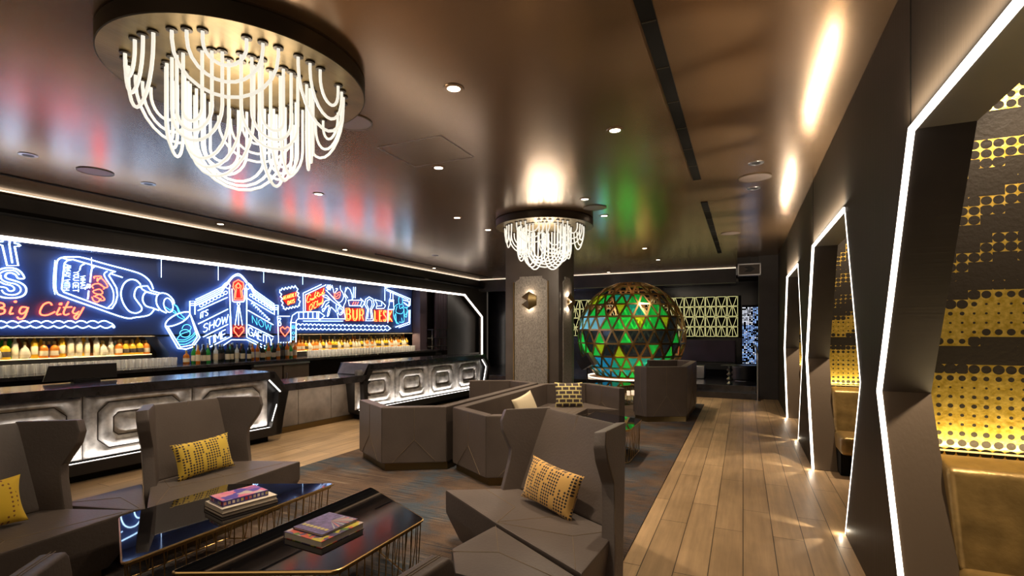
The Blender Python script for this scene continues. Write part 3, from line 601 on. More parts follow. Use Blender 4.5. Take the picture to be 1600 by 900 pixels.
# ---------------------------------------------------------------- the bar, in (s along the front, z, depth)
A42 = math.radians(4.2); B0 = Vector((-6.28, 2.22, 0)); BD = Vector((math.sin(A42), math.cos(A42), 0)); BN = Vector((-math.cos(A42), math.sin(A42), 0))
def bp(s, z, d=0.0): return B0 + BD * s + BN * d + Vector((0, 0, z))
def bplate(mb, poly, d0, d1, mi=0, bevel=0): mb.plate([bp(s, z, d0) for s, z in poly], BN * (d1 - d0), mi, bevel)
def octo(hw, hh, c, n=1):
    return [(-hw + c, -hh), (hw - c, -hh), (hw, -hh + c), (hw, hh - c), (hw - c, hh), (-hw + c, hh), (-hw, hh - c), (-hw, -hh + c)]
def quilt(mb, s0, s1, z0, z1, depth):
    """padded panel of nested octagon cushions, each rounded up between sewn grooves"""
    cs, cz = (s0 + s1) / 2, (z0 + z1) / 2; W, H = (s1 - s0) / 2, (z1 - z0) / 2
    A = (W, H, 0.002); B = (W * 0.76, H * 0.72, 0.10); Cc = (W * 0.50, H * 0.36, 0.045); Dd = (W * 0.12, H * 0.05, 0.005)
    loops = []
    for (a, b, amp, last) in ((A, B, 0.05, 0), (B, Cc, 0.055, 0), (Cc, Dd, 0.045, 1)):
        for i in range(9):
            f = i / 8
            if i == 0 and loops: continue
            g = [x + (y - x) * f for x, y in zip(a, b)]
            h = amp * (math.sin(PI * min(1, f * 1.0)) ** 0.5 if not last else math.sin(PI / 2 * f) ** 0.5)
            loops.append((octo(*g), h))
    vs_ = []; k = 8
    for lp, h in loops:
        for s, z in lp: vs_.append(bp(cs + s, cz + z, depth - h))
    fs = [(i * k + j, i * k + (j + 1) % k, (i + 1) * k + (j + 1) % k, (i + 1) * k + j) for i in range(len(loops) - 1) for j in range(k)]
    fs.append(tuple((len(loops) - 1) * k + j for j in range(k)))
    mb.add(vs_, [f[::-1] for f in fs], 0, True)
    for hw, hh, c_ in (B, Cc): mb.tube([bp(cs + s, cz + z, depth - .010) for s, z in octo(hw, hh, c_)], .0045, 1, 5, closed=True)
    mb.tube([bp(s1, z0, depth - .004), bp(s1, z1, depth - .004)], .005, 1, 5)
def bar_section(label, s0, s1, left_open, panels, bulge_r, bulge_l, plinth, cat='bar counter'):
    t = thing('bar_counter', label, cat, tuple(bp((s0 + s1) / 2, 0, 0.3)), 'black framed bar sections')
    m = MB(); m.plate([bp(s0, 0.9, -0.0), bp(s1, 0.9, 0), bp(s1 + 0.0, 1.0, 0), bp(s0, 1.0, 0)], BN * 0.74, 0, 0.004); m.build('counter_top', 'counter', t)
    m = MB()
    if bulge_r:
        bplate(m, [(s1 - .08, .9), (s1 + .115, .7), (s1 + .225, .7), (s1, 1.0), (s1 - .08, 1.0)], -0.0, 0.14); bplate(m, [(s1 + .115, .7), (s1 - .055, .21), (s1 + .085, .09), (s1 + .225, .7)], 0, 0.14)
        m.plate([bp(s1, 1.0, .1), bp(s1 + .225, .7, .1), bp(s1 + .085, .09, .1), bp(s1 - .1, .09, .1), bp(s1 - .1, .9, .1)], BN * 0.62)
    if bulge_l:
        bplate(m, [(s0 + .08, .9), (s0 - .09, .65), (s0 - .17, .65), (s0, 1.0), (s0 + .08, 1.0)], 0, 0.14); bplate(m, [(s0 - .09, .65), (s0 - .03, .25), (s0 - .11, .13), (s0 - .17, .65)], 0, 0.14)
        m.plate([bp(s0, 1.0, .1), bp(s0 - .17, .65, .1), bp(s0 - .11, .13, .1), bp(s0 + .1, .13, .1), bp(s0 + .1, .9, .1)], BN * 0.62)
    bplate(m, [(s0 - (.11 if bulge_l else 0), .09), (s1 + (.085 if bulge_r else 0), .09), (s1 - (.055 if bulge_r else 0), .21), (s0 - (.03 if bulge_l else 0), .21)], 0, 0.14)
    m.build('frame', 'black', t)
    m = MB(); bplate(m, [(s0, 0.0), (plinth, 0.0), (plinth, 0.1), (s0, 0.1)], 0.1, 0.65); m.build('plinth', 'matte', t)
    for a, b in panels:
        m = MB(); quilt(m, a, b, .21, .9, 0.125); m.build('quilted_panel', ['quilt', 'piping'], t)
    m = MB(); m.bar(bp(panels[0][0], .213, 0.03), bp(panels[-1][1] - .02, .213, 0.03), 0.008, 0.004)
    if bulge_r:
        e = panels[-1][1]; m.bar(bp(e - .03, .88, 0.03), bp(e + .15, .7, 0.03), 0.014, 0.012); m.bar(bp(e + .15, .7, 0.03), bp(e + .0, .23, 0.03), 0.014, 0.012)
    m.build('light_strip', 'ledbar', t)
    for a, b in panels:
        c = bp((a + b) / 2, .232, 0.035)
        lamp('panel_light', 'AREA', tuple(c), 5.5, (1, 0.92, 0.84), b - a, size_y=0.005, rot=(0, 0, 0), parent=t).rotation_euler = ((bp((a + b) / 2, 0.75, 0.09) - c).to_track_quat('-Z', 'Y') @ __import__('mathutils').Quaternion((0, 0, 1), 0)).to_euler()
    return t
t = bar_section('near bar section with black top and three lit quilted octagon panels', -3.0, 2.84, True, [(-2.67, -1.56), (-1.56, -0.45), (-0.45, .66), (.66, 1.77), (1.77, 2.80)], True, False, 2.8)
t.children[0]
t = bar_section('far bar section with black top and four lit quilted octagon panels', 4.7, 8.5, False, [(4.46, 5.43), (5.43, 6.43), (6.43, 7.41), (7.41, 8.42)], True, True, 8.3)
# lower counter between the two
t = thing('service_counter', 'lower black counter linking the two raised bar sections', 'counter', tuple(bp(3.8, 0, 0.3)))
m = MB(); m.plate([bp(2.98, .70), bp(4.62, .70), bp(4.66, .81), bp(2.92, .81)], BN * 0.66, 0, 0.003); m.build('counter_top', 'counter', t)
m = MB(); bplate(m, [(3.03, .7), (2.9, .7), (2.86, .10), (2.95, .10)], 0.0, 0.5); m.build('support', 'black', t); m = MB(); bplate(m, [(4.62, .7), (4.52, .7), (4.62, .10), (4.7, .10)], 0.05, 0.5); m.build('support', 'black', t)
m = MB()
for a, b in ((3.0, 3.55), (3.56, 4.2), (4.21, 4.7)): bplate(m, [(a, .09), (b, .09), (b, .7), (a, .7)], 0.42, 0.46, 0, 0.004)
m.build('front_panel', 'concrete', t)
m = MB(); bplate(m, [(2.9, 0), (4.7, 0), (4.7, .09), (2.9, .09)], 0.40, 0.46); m.build('skirting', 'bronze', t)
lamp('under_counter_light', 'AREA', tuple(bp(3.8, .69, 0.22)), 3.5, WARM, 1.4, size_y=0.05, rot=(0, 0, -A42 + PI / 2), parent=t)
# upstand on the end of the far section
m = MB(); m.plate([bp(4.56, .82, 0.03), bp(4.56, .82, 0.66), bp(4.68, 1.0, 0.66), bp(4.68, 1.0, 0.03)], BD * 0.012); tag(m.build('end_panel', 'concrete'), 'sloping grey end panel stepping up to the far bar section', 'panel')
# back counter and equipment
t = thing('back_counter', 'long black back counter below the bottle bays', 'counter', (XW, 5, 0))
m = MB(); m.box((-8.52, 5.5, 0.985), (0.68, 14.0, 0.05), 0, 0.004); m.build('worktop', 'counter', t)
m = MB(); m.box((-8.56, 5.5, 0.48), (0.55, 14.0, 0.95), 0); m.build('cabinet', 'matte', t)
t = thing('bar_fridge', 'steel fronted undercounter fridge behind the low counter', 'fridge', (-8.15, 7.0, 0))
for i in range(2):
    y = 6.65 + i * 0.66
    m = MB(); m.box((-8.2, y, 0.55), (0.08, 0.62, 0.7), 0, 0.008); d = m.build('door', 'stone', t)
    m = MB(); m.bar((-8.13, y - 0.27, 0.35), (-8.13, y - 0.27, 0.75), 0.02, 0.02); m.build('handle', 'steel', d)
m = MB(); m.box((-8.2, 6.98, 0.93), (0.1, 1.3, 0.04)); m.build('top', 'steel', t)
t = thing('cash_register', 'dark touch screen till on the near bar top', 'till', tuple(bp(1.35, 1.0, 0.62)))
m = MB(); m.plate([bp(.55, 1.02, .78), bp(1.25, 1.02, .78), bp(1.27, 1.19, .84), bp(.62, 1.19, .84)], BN * 0.02, 0, 0.004); m.build('screen', 'black', t)
m = MB(); m.plate([bp(.8, 1.0, .70), bp(1.05, 1.0, .70), bp(1.05, 1.0, .80), bp(.8, 1.0, .80)], (0, 0, 0.03), 0, 0.004); m.build('stand', 'black', t)
# small rack by the curtain
t = thing('bottle_rack', 'dark open metal rack standing by the curtain at the end of the back bar', 'rack', (-8.3, 12.6, 1.0))
m = MB()
for y in (12.35, 12.75, 13.15): m = MB(); m.bar((-8.3, y, 1.0), (-8.3, y, 1.62), 0.025, 0.025); m.build('post', 'black', t)
m = MB()
for z in (1.1, 1.35, 1.6): m = MB(); m.box((-8.35, 12.75, z), (0.2, 0.85, 0.02)); m.build('shelf', 'black', t)
# ---------------------------------------------------------------- bottle bays
for k, (a, b, nm) in enumerate(((-0.5, 5.0, 'near'), (7.85, 12.1, 'far'))):
    zs = 1.20 if k == 0 else 1.13
    t = thing('bottle_shelf', 'stepped glowing back shelf carrying bottles in the %s bay' % nm, 'shelf', (XN, (a + b) / 2, 1.0), 'stepped shelves of the back bar')
    m = MB(); m.box((XN - 0.19, (a + b) / 2, (zs + 1.01) / 2 - 0.005), (0.30, b - a, zs - 1.01 - 0.012), 0); m.build('riser', 'black', t)
    m = MB(); m.box((XN - 0.19, (a + b) / 2, zs - 0.006), (0.30, b - a, 0.012), 0); m.build('lit_top', mat('lit_shelf_%d' % k, (1, 0.8, 0.5), 0.5, emit=(1, 0.66, 0.28), es=2.5), t)
    n = 3 if k == 0 else 3
    for i in range(n):
        y = a + (b - a) * (i + 0.5) / n
        lamp('shelf_light', 'AREA', (XN - 0.33, y, zs + 0.02), 14, (1, 0.78, 0.45), (b - a) / n, size_y=0.02, rot=(0, math.radians(200), 0), parent=t).rotation_euler = (Vector((0.35, 0, 0.35)).to_track_quat('-Z', 'X')).to_euler()
        lamp('shelf_light', 'AREA', (XN + 0.03, y, BZ - 0.02), 16, (1, 0.78, 0.45), 0.006, size_y=(b - a) / n, rot=(0, 0, 0), parent=t)
def bottle(kind, glass, label_m, cap_m, name='liquor_bottle'):
    P = {'wine': [(0.036, 0), (0.038, 0.01), (0.038, 0.17), (0.030, 0.20), (0.014, 0.225), (0.013, 0.285)],
         'squat': [(0.045, 0), (0.048, 0.01), (0.048, 0.12), (0.035, 0.15), (0.015, 0.165), (0.014, 0.21)],
         'tall': [(0.032, 0), (0.033, 0.01), (0.034, 0.20), (0.018, 0.225), (0.013, 0.25), (0.013, 0.30)],
         'flask': [(0.030, 0), (0.05, 0.02), (0.055, 0.07), (0.035, 0.12), (0.014, 0.15), (0.013, 0.20)]}[kind]
    m = MB(); m.lathe(P, (0, 0, 0), 10, 0); r, top = P[2][0], P[-1][1]; h = P[2][1]
    m.lathe([(r + .001, h * 0.25), (r + .0015, h * 0.27), (r + .0015, h * 0.75), (r + .001, h * 0.77)], (0, 0, 0), 10, 1)
    m.lathe([(0.0155, top - 0.035), (0.0155, top + 0.004), (0.0, top + 0.005)], (0, 0, 0), 10, 2)
    return m.build(name, ['g_' + glass, label_m, cap_m])
KINDS = {('green', 'wine'): ('label_white', 'cap_gold'), ('amber', 'squat'): ('label_white', 'cap_gold'), ('golden', 'squat'): ('label_dark', 'cap_gold'), ('golden', 'tall'): ('label_white', 'black'),
         ('clear', 'tall'): ('label_white', 'steel'), ('clear', 'flask'): ('label_white', 'cap_gold'), ('brown', 'wine'): ('label_dark', 'cap_gold'), ('blue', 'flask'): ('label_dark', 'cap_gold'),
         ('dark', 'wine'): ('label_white', 'black'), ('teal', 'squat'): ('label_white', 'steel'), ('amber', 'tall'): ('label_white', 'cap_gold'), ('dark', 'tall'): ('label_dark', 'steel')}
SHAPE = {'wine': 'tall necked', 'squat': 'broad shouldered', 'tall': 'slim straight', 'flask': 'round bellied'}
protos = {}; rnd = random.Random(11)
def put_bottle(gk, x, y, z, place, group):
    lm, cm = KINDS[gk]
    if gk not in protos: o = bottle(gk[1], gk[0], lm, cm); protos[gk] = o
    else: o = protos[gk].copy(); C.objects.link(o)
    o.location = (x, y, z); o.rotation_euler = (0, 0, rnd.uniform(0, 6)); s = rnd.uniform(1.0, 1.16); o.scale = (s, s, s)
    tag(o, '%s %s glass bottle %s' % (SHAPE[gk[1]], gk[0], place), 'bottle', group)
seq1 = [('amber', 'squat'), ('dark', 'wine'), ('green', 'wine'), ('green', 'wine'), ('green', 'wine'), ('brown', 'wine'), ('brown', 'wine'), ('golden', 'squat'), ('golden', 'tall'), ('blue', 'flask'), ('brown', 'wine'), ('amber', 'tall'), ('clear', 'tall'), ('clear', 'tall'), ('golden', 'tall'), ('brown', 'wine'),
        ('clear', 'flask'), ('golden', 'squat'), ('clear', 'squat') if False else ('clear', 'flask'), ('teal', 'squat'), ('amber', 'squat'), ('golden', 'squat'), ('amber', 'squat'), ('golden', 'tall'), ('golden', 'squat')]
y = 2.95
for g in seq1:
    put_bottle(g, XN - 0.16 + rnd.uniform(-0.02, 0.02), y, 1.20, 'on the lit shelf of the near bay', 'bottles in the near lit bay'); y += 0.083
y = 3.0
for i in range(20):
    put_bottle(rnd.choice([('golden', 'squat'), ('amber', 'squat'), ('clear', 'flask'), ('golden', 'tall'), ('clear', 'tall')]), XN - 0.07, y + rnd.uniform(-.01, .01), 1.20, 'in the front row of the near lit bay', 'bottles in the near lit bay'); y += 0.102
y = 8.0
for i in range(46):
    g = rnd.choice([('golden', 'squat'), ('amber', 'squat'), ('clear', 'flask'), ('golden', 'tall'), ('clear', 'tall'), ('amber', 'tall'), ('brown', 'wine')]) if i > 3 else ('amber', 'tall')
    if i == 13: g = ('blue', 'flask')
    put_bottle(g, XN - 0.19, y, 1.13, 'in the far lit bay below the red letters', 'bottles in the far lit bay'); y += 0.088
y = 8.05
for i in range(40):
    put_bottle(rnd.choice([('golden', 'squat'), ('amber', 'squat'), ('clear', 'flask'), ('clear', 'flask')]), XN - 0.08, y, 1.13, 'in the front row of the far lit bay', 'bottles in the far lit bay'); y += 0.1
y = 5.45
for i in range(24):
    g = rnd.choice([('dark', 'wine'), ('dark', 'tall'), ('brown', 'wine'), ('green', 'wine'), ('clear', 'tall'), ('amber', 'squat')])
    put_bottle(g, XN + 0.12 + rnd.uniform(0, 0.12), y, 1.01, 'on the counter before the theatre sign', 'bottles on the counter between the bays'); y += 0.095
y = 5.5
for i in range(20):
    g = rnd.choice([('dark', 'wine'), ('dark', 'tall'), ('clear', 'tall'), ('green', 'wine'), ('amber', 'tall')])
    put_bottle(g, XN + 0.30 + rnd.uniform(0, 0.08), y, 1.01, 'at the counter edge before the theatre sign', 'bottles on the counter between the bays'); y += 0.11
# glassware rows
m = MB(); m.lathe([(0.034, 0.002), (0.036, 0.0), (0.041, 0.125), (0.0385, 0.125), (0.033, 0.006), (0.0, 0.006)], (0, 0, 0), 12)
tumbler = m.build('glass_tumbler', 'clear'); first = True
def put_glass(x, y, z, place, group):
    global first
    o = tumbler if first else tumbler.copy()
    if not first: C.objects.link(o)
    first = False; o.location = (x, y, z); o.rotation_euler = (PI, 0, 0) if False else (0, 0, 0)
    tag(o, 'clear tumbler standing ' + place, 'glass', group)
for r, (x, z) in enumerate(((XN + 0.12, 1.01), (XN + 0.23, 1.01))):
    for i in range(26): put_glass(x, 2.75 + i * 0.098, z, 'in the close rows before the near lit bay', 'tumblers in front of the near bay')
for r, x in enumerate((XN + 0.06, XN + 0.16)):
    for i in range(36): put_glass(x, 8.2 + i * 0.108, 1.01, 'in the close rows before the far lit bay', 'tumblers in front of the far bay')

# ---------------------------------------------------------------- neon signs on the navy wall
def ray(px, py):
    u = (px - 800) / F; v = -(py - HY) / F; c, s = math.cos(YAW), math.sin(YAW)
    return Vector((-s + u * c, c + u * s, v))
def wp(px, py, off=0.05):
    """point of the neon wall plane, measured from the photograph"""
    r = ray(px, py); k = (XN + off) / r.x; return Vector((XN + off, r.y * k, CH + r.z * k))
ZO = {'A': (0, 370), 'B': (70, 390), 'C': (200, 440), 'D': (280, 420), 'E': (300, 470), 'F': (430, 430), 'G': (530, 430), '1': (0, 340), 'H': (470, 440), 'J': (432, 445)}
SC = {'1': 4.0, 'H': 15.0, 'J': 20.0}
def W(z, pts, off=0.05):
    ox, oy = ZO[z]; k = SC.get(z, 8.41); return [wp(ox + x / k, oy + y / k, off) for x, y in pts]
def neon(mb, z, pts, mi=0, r=0.011, sm=False, closed=False, off=0.05):
    P = W(z, pts, off)
    if sm: P = smooth_pts(P, closed, 4)
    mb.tube(P, r * 0.78, mi, 5, closed=closed)
GL = {  # single stroke capitals in a 1 x 1 box
 'A': [[(0, 0), (.4, 1), (.8, 0)], [(.15, .35), (.65, .35)]], 'B': [[(0, 0), (0, 1), (.5, 1), (.65, .85), (.65, .65), (.5, .52), (0, .52)], [(.5, .52), (.72, .38), (.72, .15), (.5, 0), (0, 0)]],
 'C': [[(.75, .8), (.55, 1), (.2, 1), (0, .75), (0, .25), (.2, 0), (.55, 0), (.75, .2)]], 'D': [[(0, 0), (0, 1), (.4, 1), (.7, .75), (.7, .25), (.4, 0), (0, 0)]], 'E': [[(.6, 1), (0, 1), (0, 0), (.6, 0)], [(0, .5), (.5, .5)]],
 'G': [[(.75, .8), (.55, 1), (.2, 1), (0, .75), (0, .25), (.2, 0), (.55, 0), (.75, .2), (.75, .45), (.45, .45)]], 'H': [[(0, 0), (0, 1)], [(.65, 0), (.65, 1)], [(0, .5), (.65, .5)]], 'I': [[(.1, 0), (.1, 1)]],
 'K': [[(0, 0), (0, 1)], [(.6, 1), (0, .45), (.65, 0)]], 'L': [[(0, 1), (0, 0), (.55, 0)]], 'M': [[(0, 0), (.05, 1), (.4, .35), (.75, 1), (.8, 0)]], 'N': [[(0, 0), (0, 1), (.65, 0), (.65, 1)]],
 'O': [[(.35, 0), (.08, .2), (0, .5), (.08, .8), (.35, 1), (.62, .8), (.7, .5), (.62, .2), (.35, 0)]], 'P': [[(0, 0), (0, 1), (.5, 1), (.65, .85), (.65, .6), (.5, .45), (0, .45)]],
 'R': [[(0, 0), (0, 1), (.5, 1), (.65, .85), (.65, .6), (.5, .48), (0, .48)], [(.4, .48), (.68, 0)]], 'S': [[(.6, .85), (.45, 1), (.15, 1), (0, .8), (.1, .6), (.5, .42), (.62, .2), (.45, 0), (.15, 0), (0, .15)]],
 'T': [[(0, 1), (.7, 1)], [(.35, 1), (.35, 0)]], 'U': [[(0, 1), (0, .25), (.2, 0), (.5, 0), (.7, .25), (.7, 1)]], 'V': [[(0, 1), (.35, 0), (.7, 1)]], 'W': [[(0, 1), (.22, 0), (.45, .8), (.68, 0), (.9, 1)]], 'Y': [[(0, 1), (.35, .5), (.7, 1)], [(.35, .5), (.35, 0)]],
 'Z': [[(0, 1), (.65, 1), (0, 0), (.65, 0)]], "'": [[(.1, 1), (.05, .75)]], '2': [[(0, .8), (.15, 1), (.5, 1), (.6, .8), (.5, .55), (0, 0), (.6, 0)]], ' ': []}
ADV = {'I': .3, "'": .25, 'M': 1.0, 'W': 1.08, ' ': .4}
def word(mb, z, text, o, dx, dy, mi=0, r=0.009, off=0.05):
    """o: lower left corner; dx: vector over the whole word; dy: vector of the cap height, all in crop pixels"""
    tot = sum(ADV.get(c, .88) for c in text) - 0.18; p = 0.0
    for c in text:
        for st in GL[c]: neon(mb, z, [(o[0] + dx[0] * (p + a) / tot + dy[0] * b, o[1] + dx[1] * (p + a) / tot + dy[1] * b) for a, b in st], mi, r, off=off)
        p += ADV.get(c, .88)
def circ(cx_, cy_, rx, ry, n=14, rot=0.0):
    return [(cx_ + rx * math.cos(a) * math.cos(rot) - ry * math.sin(a) * math.sin(rot), cy_ + rx * math.cos(a) * math.sin(rot) + ry * math.sin(a) * math.cos(rot)) for a in [2 * PI * i / n for i in range(n)]]
NG = 'neon signs along the bar wall'
def sign(label, loc_px): p = wp(*loc_px); return thing('neon_sign', label, 'neon sign', p, NG)
# letters T and S, cut by the picture edge
t = sign('outlined white neon letters T and S at the start of the bar wall', (10, 430))
m = MB()
neon(m, 'A', [(-110, 95), (0, 103), (30, 112), (92, 378), (240, 378), (192, 125), (245, 124), (285, 100)], r=.013); neon(m, 'A', [(-110, 60), (285, 72), (285, 100)], r=.011); neon(m, 'A', [(120, 90), (160, 345)], r=.013)
neon(m, 'A', [(-60, 470), (0, 430), (70, 412), (150, 408), (230, 430), (290, 480), (318, 545), (240, 545), (205, 500), (150, 475), (95, 480), (70, 515), (90, 545), (170, 570), (260, 600), (320, 640), (345, 690), (330, 750), (270, 790), (170, 805), (60, 800), (-20, 780)], r=.013, sm=True)
neon(m, 'A', [(-40, 520), (0, 480), (60, 450), (140, 440), (210, 455), (255, 500)], r=.011, sm=True)
neon(m, 'A', [(10, 500), (20, 560), (100, 600), (200, 620), (260, 660), (270, 710), (230, 750), (150, 765), (60, 745), (20, 700)], r=.011, sm=True); neon(m, 'A', [(0, 590), (60, 620), (150, 640), (190, 680), (170, 710), (120, 710), (80, 670), (0, 655)], r=.011, sm=True)
m.build('neon_tube', 'nwhite', t)
t = sign('red neon script reading Big City low on the wall', (60, 487)); m = MB()
for pl, sm in (([(0, 532), (22, 538), (26, 556), (0, 566), (28, 575), (24, 596), (-4, 604)], 1), ([(75, 558), (60, 600), (84, 598)], 1), ([(88, 528), (104, 522)], 0), ([(92, 520), (100, 532)], 0), ([(168, 562), (135, 560), (120, 588), (135, 602), (160, 588), (176, 560), (152, 622), (122, 634), (108, 620)], 1),
               ([(325, 548), (308, 530), (272, 545), (250, 588), (262, 608), (300, 608), (345, 588)], 1), ([(375, 560), (354, 604), (382, 602)], 1), ([(370, 545), (388, 534)], 0), ([(372, 534), (386, 546)], 0), ([(428, 525), (398, 590), (408, 608), (432, 600)], 1), ([(395, 562), (450, 558)], 0), ([(468, 560), (454, 590), (470, 600), (495, 586)], 1), ([(524, 560), (494, 612), (474, 634), (464, 618), (490, 600)], 1)):
    neon(m, '1', pl, 0, .014, bool(sm))
m.build('neon_tube', 'nred', t)
def wave(mb, z, x0, x1, yy, n, amp, up, mi=0, r=.011, y1=None):
    pts = []; y1 = yy if y1 is None else y1
    for i in range(n * 6 + 1):
        f = i / (n * 6); x = x0 + (x1 - x0) * f; a = abs(math.sin(PI * n * f)); pts.append((x, yy + (y1 - yy) * f + (-a if up else a) * amp))
    neon(mb, z, pts, mi, r); return pts
t = sign('white scalloped neon border under the Big City script', (90, 510)); m = MB()
wave(m, 'A', -60, 1440, 1135, 10, 28, True, y1=1130); wave(m, 'A', -60, 1470, 1165, 10, 30, False, y1=1170); neon(m, 'A', [(1440, 1130), (1470, 1140), (1505, 1178), (1495, 1195), (1470, 1170)], sm=True)
m.build('neon_tube', 'nwhite', t)
# the pouring bottle
t = sign('big white neon bottle outline tipped to pour with red script Art on its label', (160, 450)); m = MB(); R1 = .013
neon(m, 'B', [(1425, 520), (1390, 430), (1310, 350), (1180, 290), (840, 200), (500, 105), (370, 96), (250, 100), (180, 130), (155, 200), (145, 350), (142, 480), (160, 560), (230, 610), (640, 755), (1050, 895), (1200, 890), (1370, 860), (1440, 785)], 0, R1, True)
neon(m, 'B', [(240, 110), (300, 128), (370, 130), (650, 210), (930, 290), (870, 308), (840, 340), (880, 400), (940, 500), (955, 600), (930, 700), (880, 775), (820, 772), (250, 560), (222, 515), (240, 350), (258, 180), (295, 142), (370, 130)], 0, R1)
neon(m, 'B', [(820, 285), (780, 320), (800, 380), (880, 500), (905, 600), (890, 700), (830, 760)], 0, .011, True); neon(m, 'B', [(880, 320), (1022, 365)], 0, .011)
neon(m, 'B', [(135, 140), (118, 300), (112, 480), (135, 590)], 0, .007, True)
neon(m, 'B', [(655, 222), (620, 250), (606, 320), (595, 430)], 0, R1, True); neon(m, 'B', [(577, 540), (565, 650)], 0, R1); neon(m, 'B', [(520, 190), (475, 215), (458, 272)], 0, .011, True)
neon(m, 'B', [(1258, 460), (1210, 410), (1160, 393), (1100, 400), (1040, 450), (1005, 540), (1005, 620), (1040, 720), (1110, 810), (1200, 835), (1265, 805), (1270, 755), (1215, 680), (1178, 620), (1185, 550), (1215, 500), (1250, 488)], 0, R1, True)
neon(m, 'B', [(1250, 475), (1280, 520), (1330, 552), (1470, 590)], 0, R1); neon(m, 'B', [(1255, 480), (1350, 478), (1390, 535), (1515, 572), (1490, 595), (1330, 555)], 0, R1); neon(m, 'B', [(1330, 555), (1295, 600), (1288, 670), (1330, 740), (1420, 770), (1500, 800)], 0, R1, True)
neon(m, 'C', [(505, 412), (430, 375), (380, 300), (372, 220), (400, 165), (460, 150), (530, 175), (590, 235), (608, 290)], 0, R1, True); neon(m, 'C', circ(530, 310, 58, 95, 16, -0.25), 0, .011, True, True)
m.build('neon_tube', 'nwhite', t)
m = MB()
for tx, o, dx, dy in (('AWAY WITH', (275, 1), (-25, 340), (70, 0)), ('YOU GET', (380, 2), (-10, 270), (70, 0)), ('WHAT', (470, 3), (0, 180), (62, 0)), ('IS', (555, 4), (-10, 60), (48, 0))):
    yy = {1: 195, 2: 285, 3: 345, 4: 450}[o[1]]; word(m, 'B', tx, (o[0], yy), dx, dy, 0, .0075)
m.build('lettering', 'nwhite', t)
m = MB()
for pl in ([(655, 380), (650, 355), (735, 350), (740, 375), (720, 385)], [(690, 370), (690, 420), (730, 370), (790, 420), (825, 480), (800, 500), (760, 480), (700, 440)], [(640, 510), (620, 480), (650, 455), (720, 450), (780, 500), (770, 520)], [(640, 540), (720, 520), (760, 560), (740, 585), (660, 575), (630, 545)], [(660, 610), (720, 590), (775, 635), (785, 660), (740, 670), (735, 640)], [(620, 620), (640, 670), (690, 690), (720, 650), (640, 610)]):
    neon(m, 'B', pl, 0, .011, True)
m.build('script', 'nred', t)
# the glass it pours into
t = sign('tilted white neon tumbler with cyan liquid beside the bottle neck', (285, 515)); m = MB()
neon(m, 'C', [(490, 575), (520, 510), (620, 440), (720, 405), (800, 400), (808, 440), (730, 520), (620, 572), (530, 590)], 0, R1, True, True); neon(m, 'C', [(490, 585), (660, 878), (760, 888), (850, 860), (945, 735), (812, 415)], 0, R1); neon(m, 'C', [(530, 605), (690, 862), (840, 832), (912, 730), (822, 445)], 0, .011)
m.build('neon_tube', 'nwhite', t); m = MB()
for pl in ([(600, 295), (650, 330), (690, 420), (760, 500)], [(575, 280), (640, 330), (665, 400), (740, 470)], [(560, 360), (620, 390), (660, 460), (740, 500)], [(490, 330), (560, 380), (640, 430)], [(640, 790), (760, 785), (850, 730), (890, 680)], [(645, 820), (760, 820), (870, 760), (905, 700)], [(650, 760), (740, 765), (840, 710), (880, 660)], [(640, 760), (700, 690), (820, 650)], [(710, 620), (735, 575), (790, 565), (830, 600), (810, 645)]): neon(m, 'C', pl, 0, .007, True)
neon(m, 'C', circ(750, 680, 68, 50), 0, .008, True, True); m.build('liquid', 'ncyan', t)
# theatre marquee
t = sign('tall white neon theatre marquee with red keyhole and SHOW TIME lettering', (372, 480)); m = MB()
for k in range(4):
    dy = 26 * k
    neon(m, 'D', [(215, 405 + dy), (400, 318 + dy), (560, 240 + dy), (600, 195 + dy * .6), (640, 170 + dy * .4)], 0, .009); neon(m, 'D', [(905, 185 + dy * .4), (945, 215 + dy * .6), (985, 275 + dy), (1250, 465 + dy)], 0, .009)
neon(m, 'D', [(640, 165), (700, 100), (770, 65), (830, 95), (895, 175)], 0, .011, True); neon(m, 'D', [(650, 185), (705, 115), (770, 88), (825, 115), (885, 190)], 0, .009, True)
neon(m, 'D', circ(640, 225, 28, 34), 0, .009, True, True); neon(m, 'D', circ(900, 235, 28, 34), 0, .009, True, True)
for x0, x1, y0, y1 in ((140, 208, 425, 600), (1250, 1300, 480, 605)):
    neon(m, 'D', [(x0, y1), (x0, y0), (x1, y0), (x1, y1)], 0, .011); neon(m, 'D', [(x0, y0 + 30), (x1, y0 + 30)], 0, .009); neon(m, 'D', [(x0, y0 + 55), (x1, y0 + 55)], 0, .009)
for i in range(8):
    f = i / 7; neon(m, 'D', circ(290 + 320 * f, 480 - 165 * f, 25, 20, 8, -0.5), 0, .0075, False, True); neon(m, 'D', circ(945 + 270 * f, 350 + 175 * f, 22, 19, 8, 0.55), 0, .0075, False, True)
neon(m, 'D', [(660, 240), (672, 560), (690, 890)], 0, .011); neon(m, 'D', [(888, 250), (888, 890)], 0, .011)
for a, b in (((245, 550), (635, 375)), ((250, 725), (640, 530)), ((315, 895), (640, 730)), ((890, 385), (1235, 590)), ((905, 545), (1235, 735)), ((910, 735), (1240, 895))): neon(m, 'D', [a, b], 0, .011)
neon(m, 'E', [(240, 605), (510, 472)], 0, .011); neon(m, 'E', [(400, 595), (520, 512), (720, 512), (980, 640)], 0, .011); neon(m, 'E', [(718, 478), (960, 595)], 0, .011); neon(m, 'E', [(500, 200), (510, 470)], 0, .011)
neon(m, 'D', [(695, 262), (700, 425), (720, 436), (850, 432), (862, 400), (862, 255)], 0, .011); neon(m, 'D', circ(780, 462, 18, 20), 0, .009, True, True)
for x in (735, 780, 830): neon(m, 'D', [(780 + (x - 780) * .2, 490), (x, 742)], 0, .009)
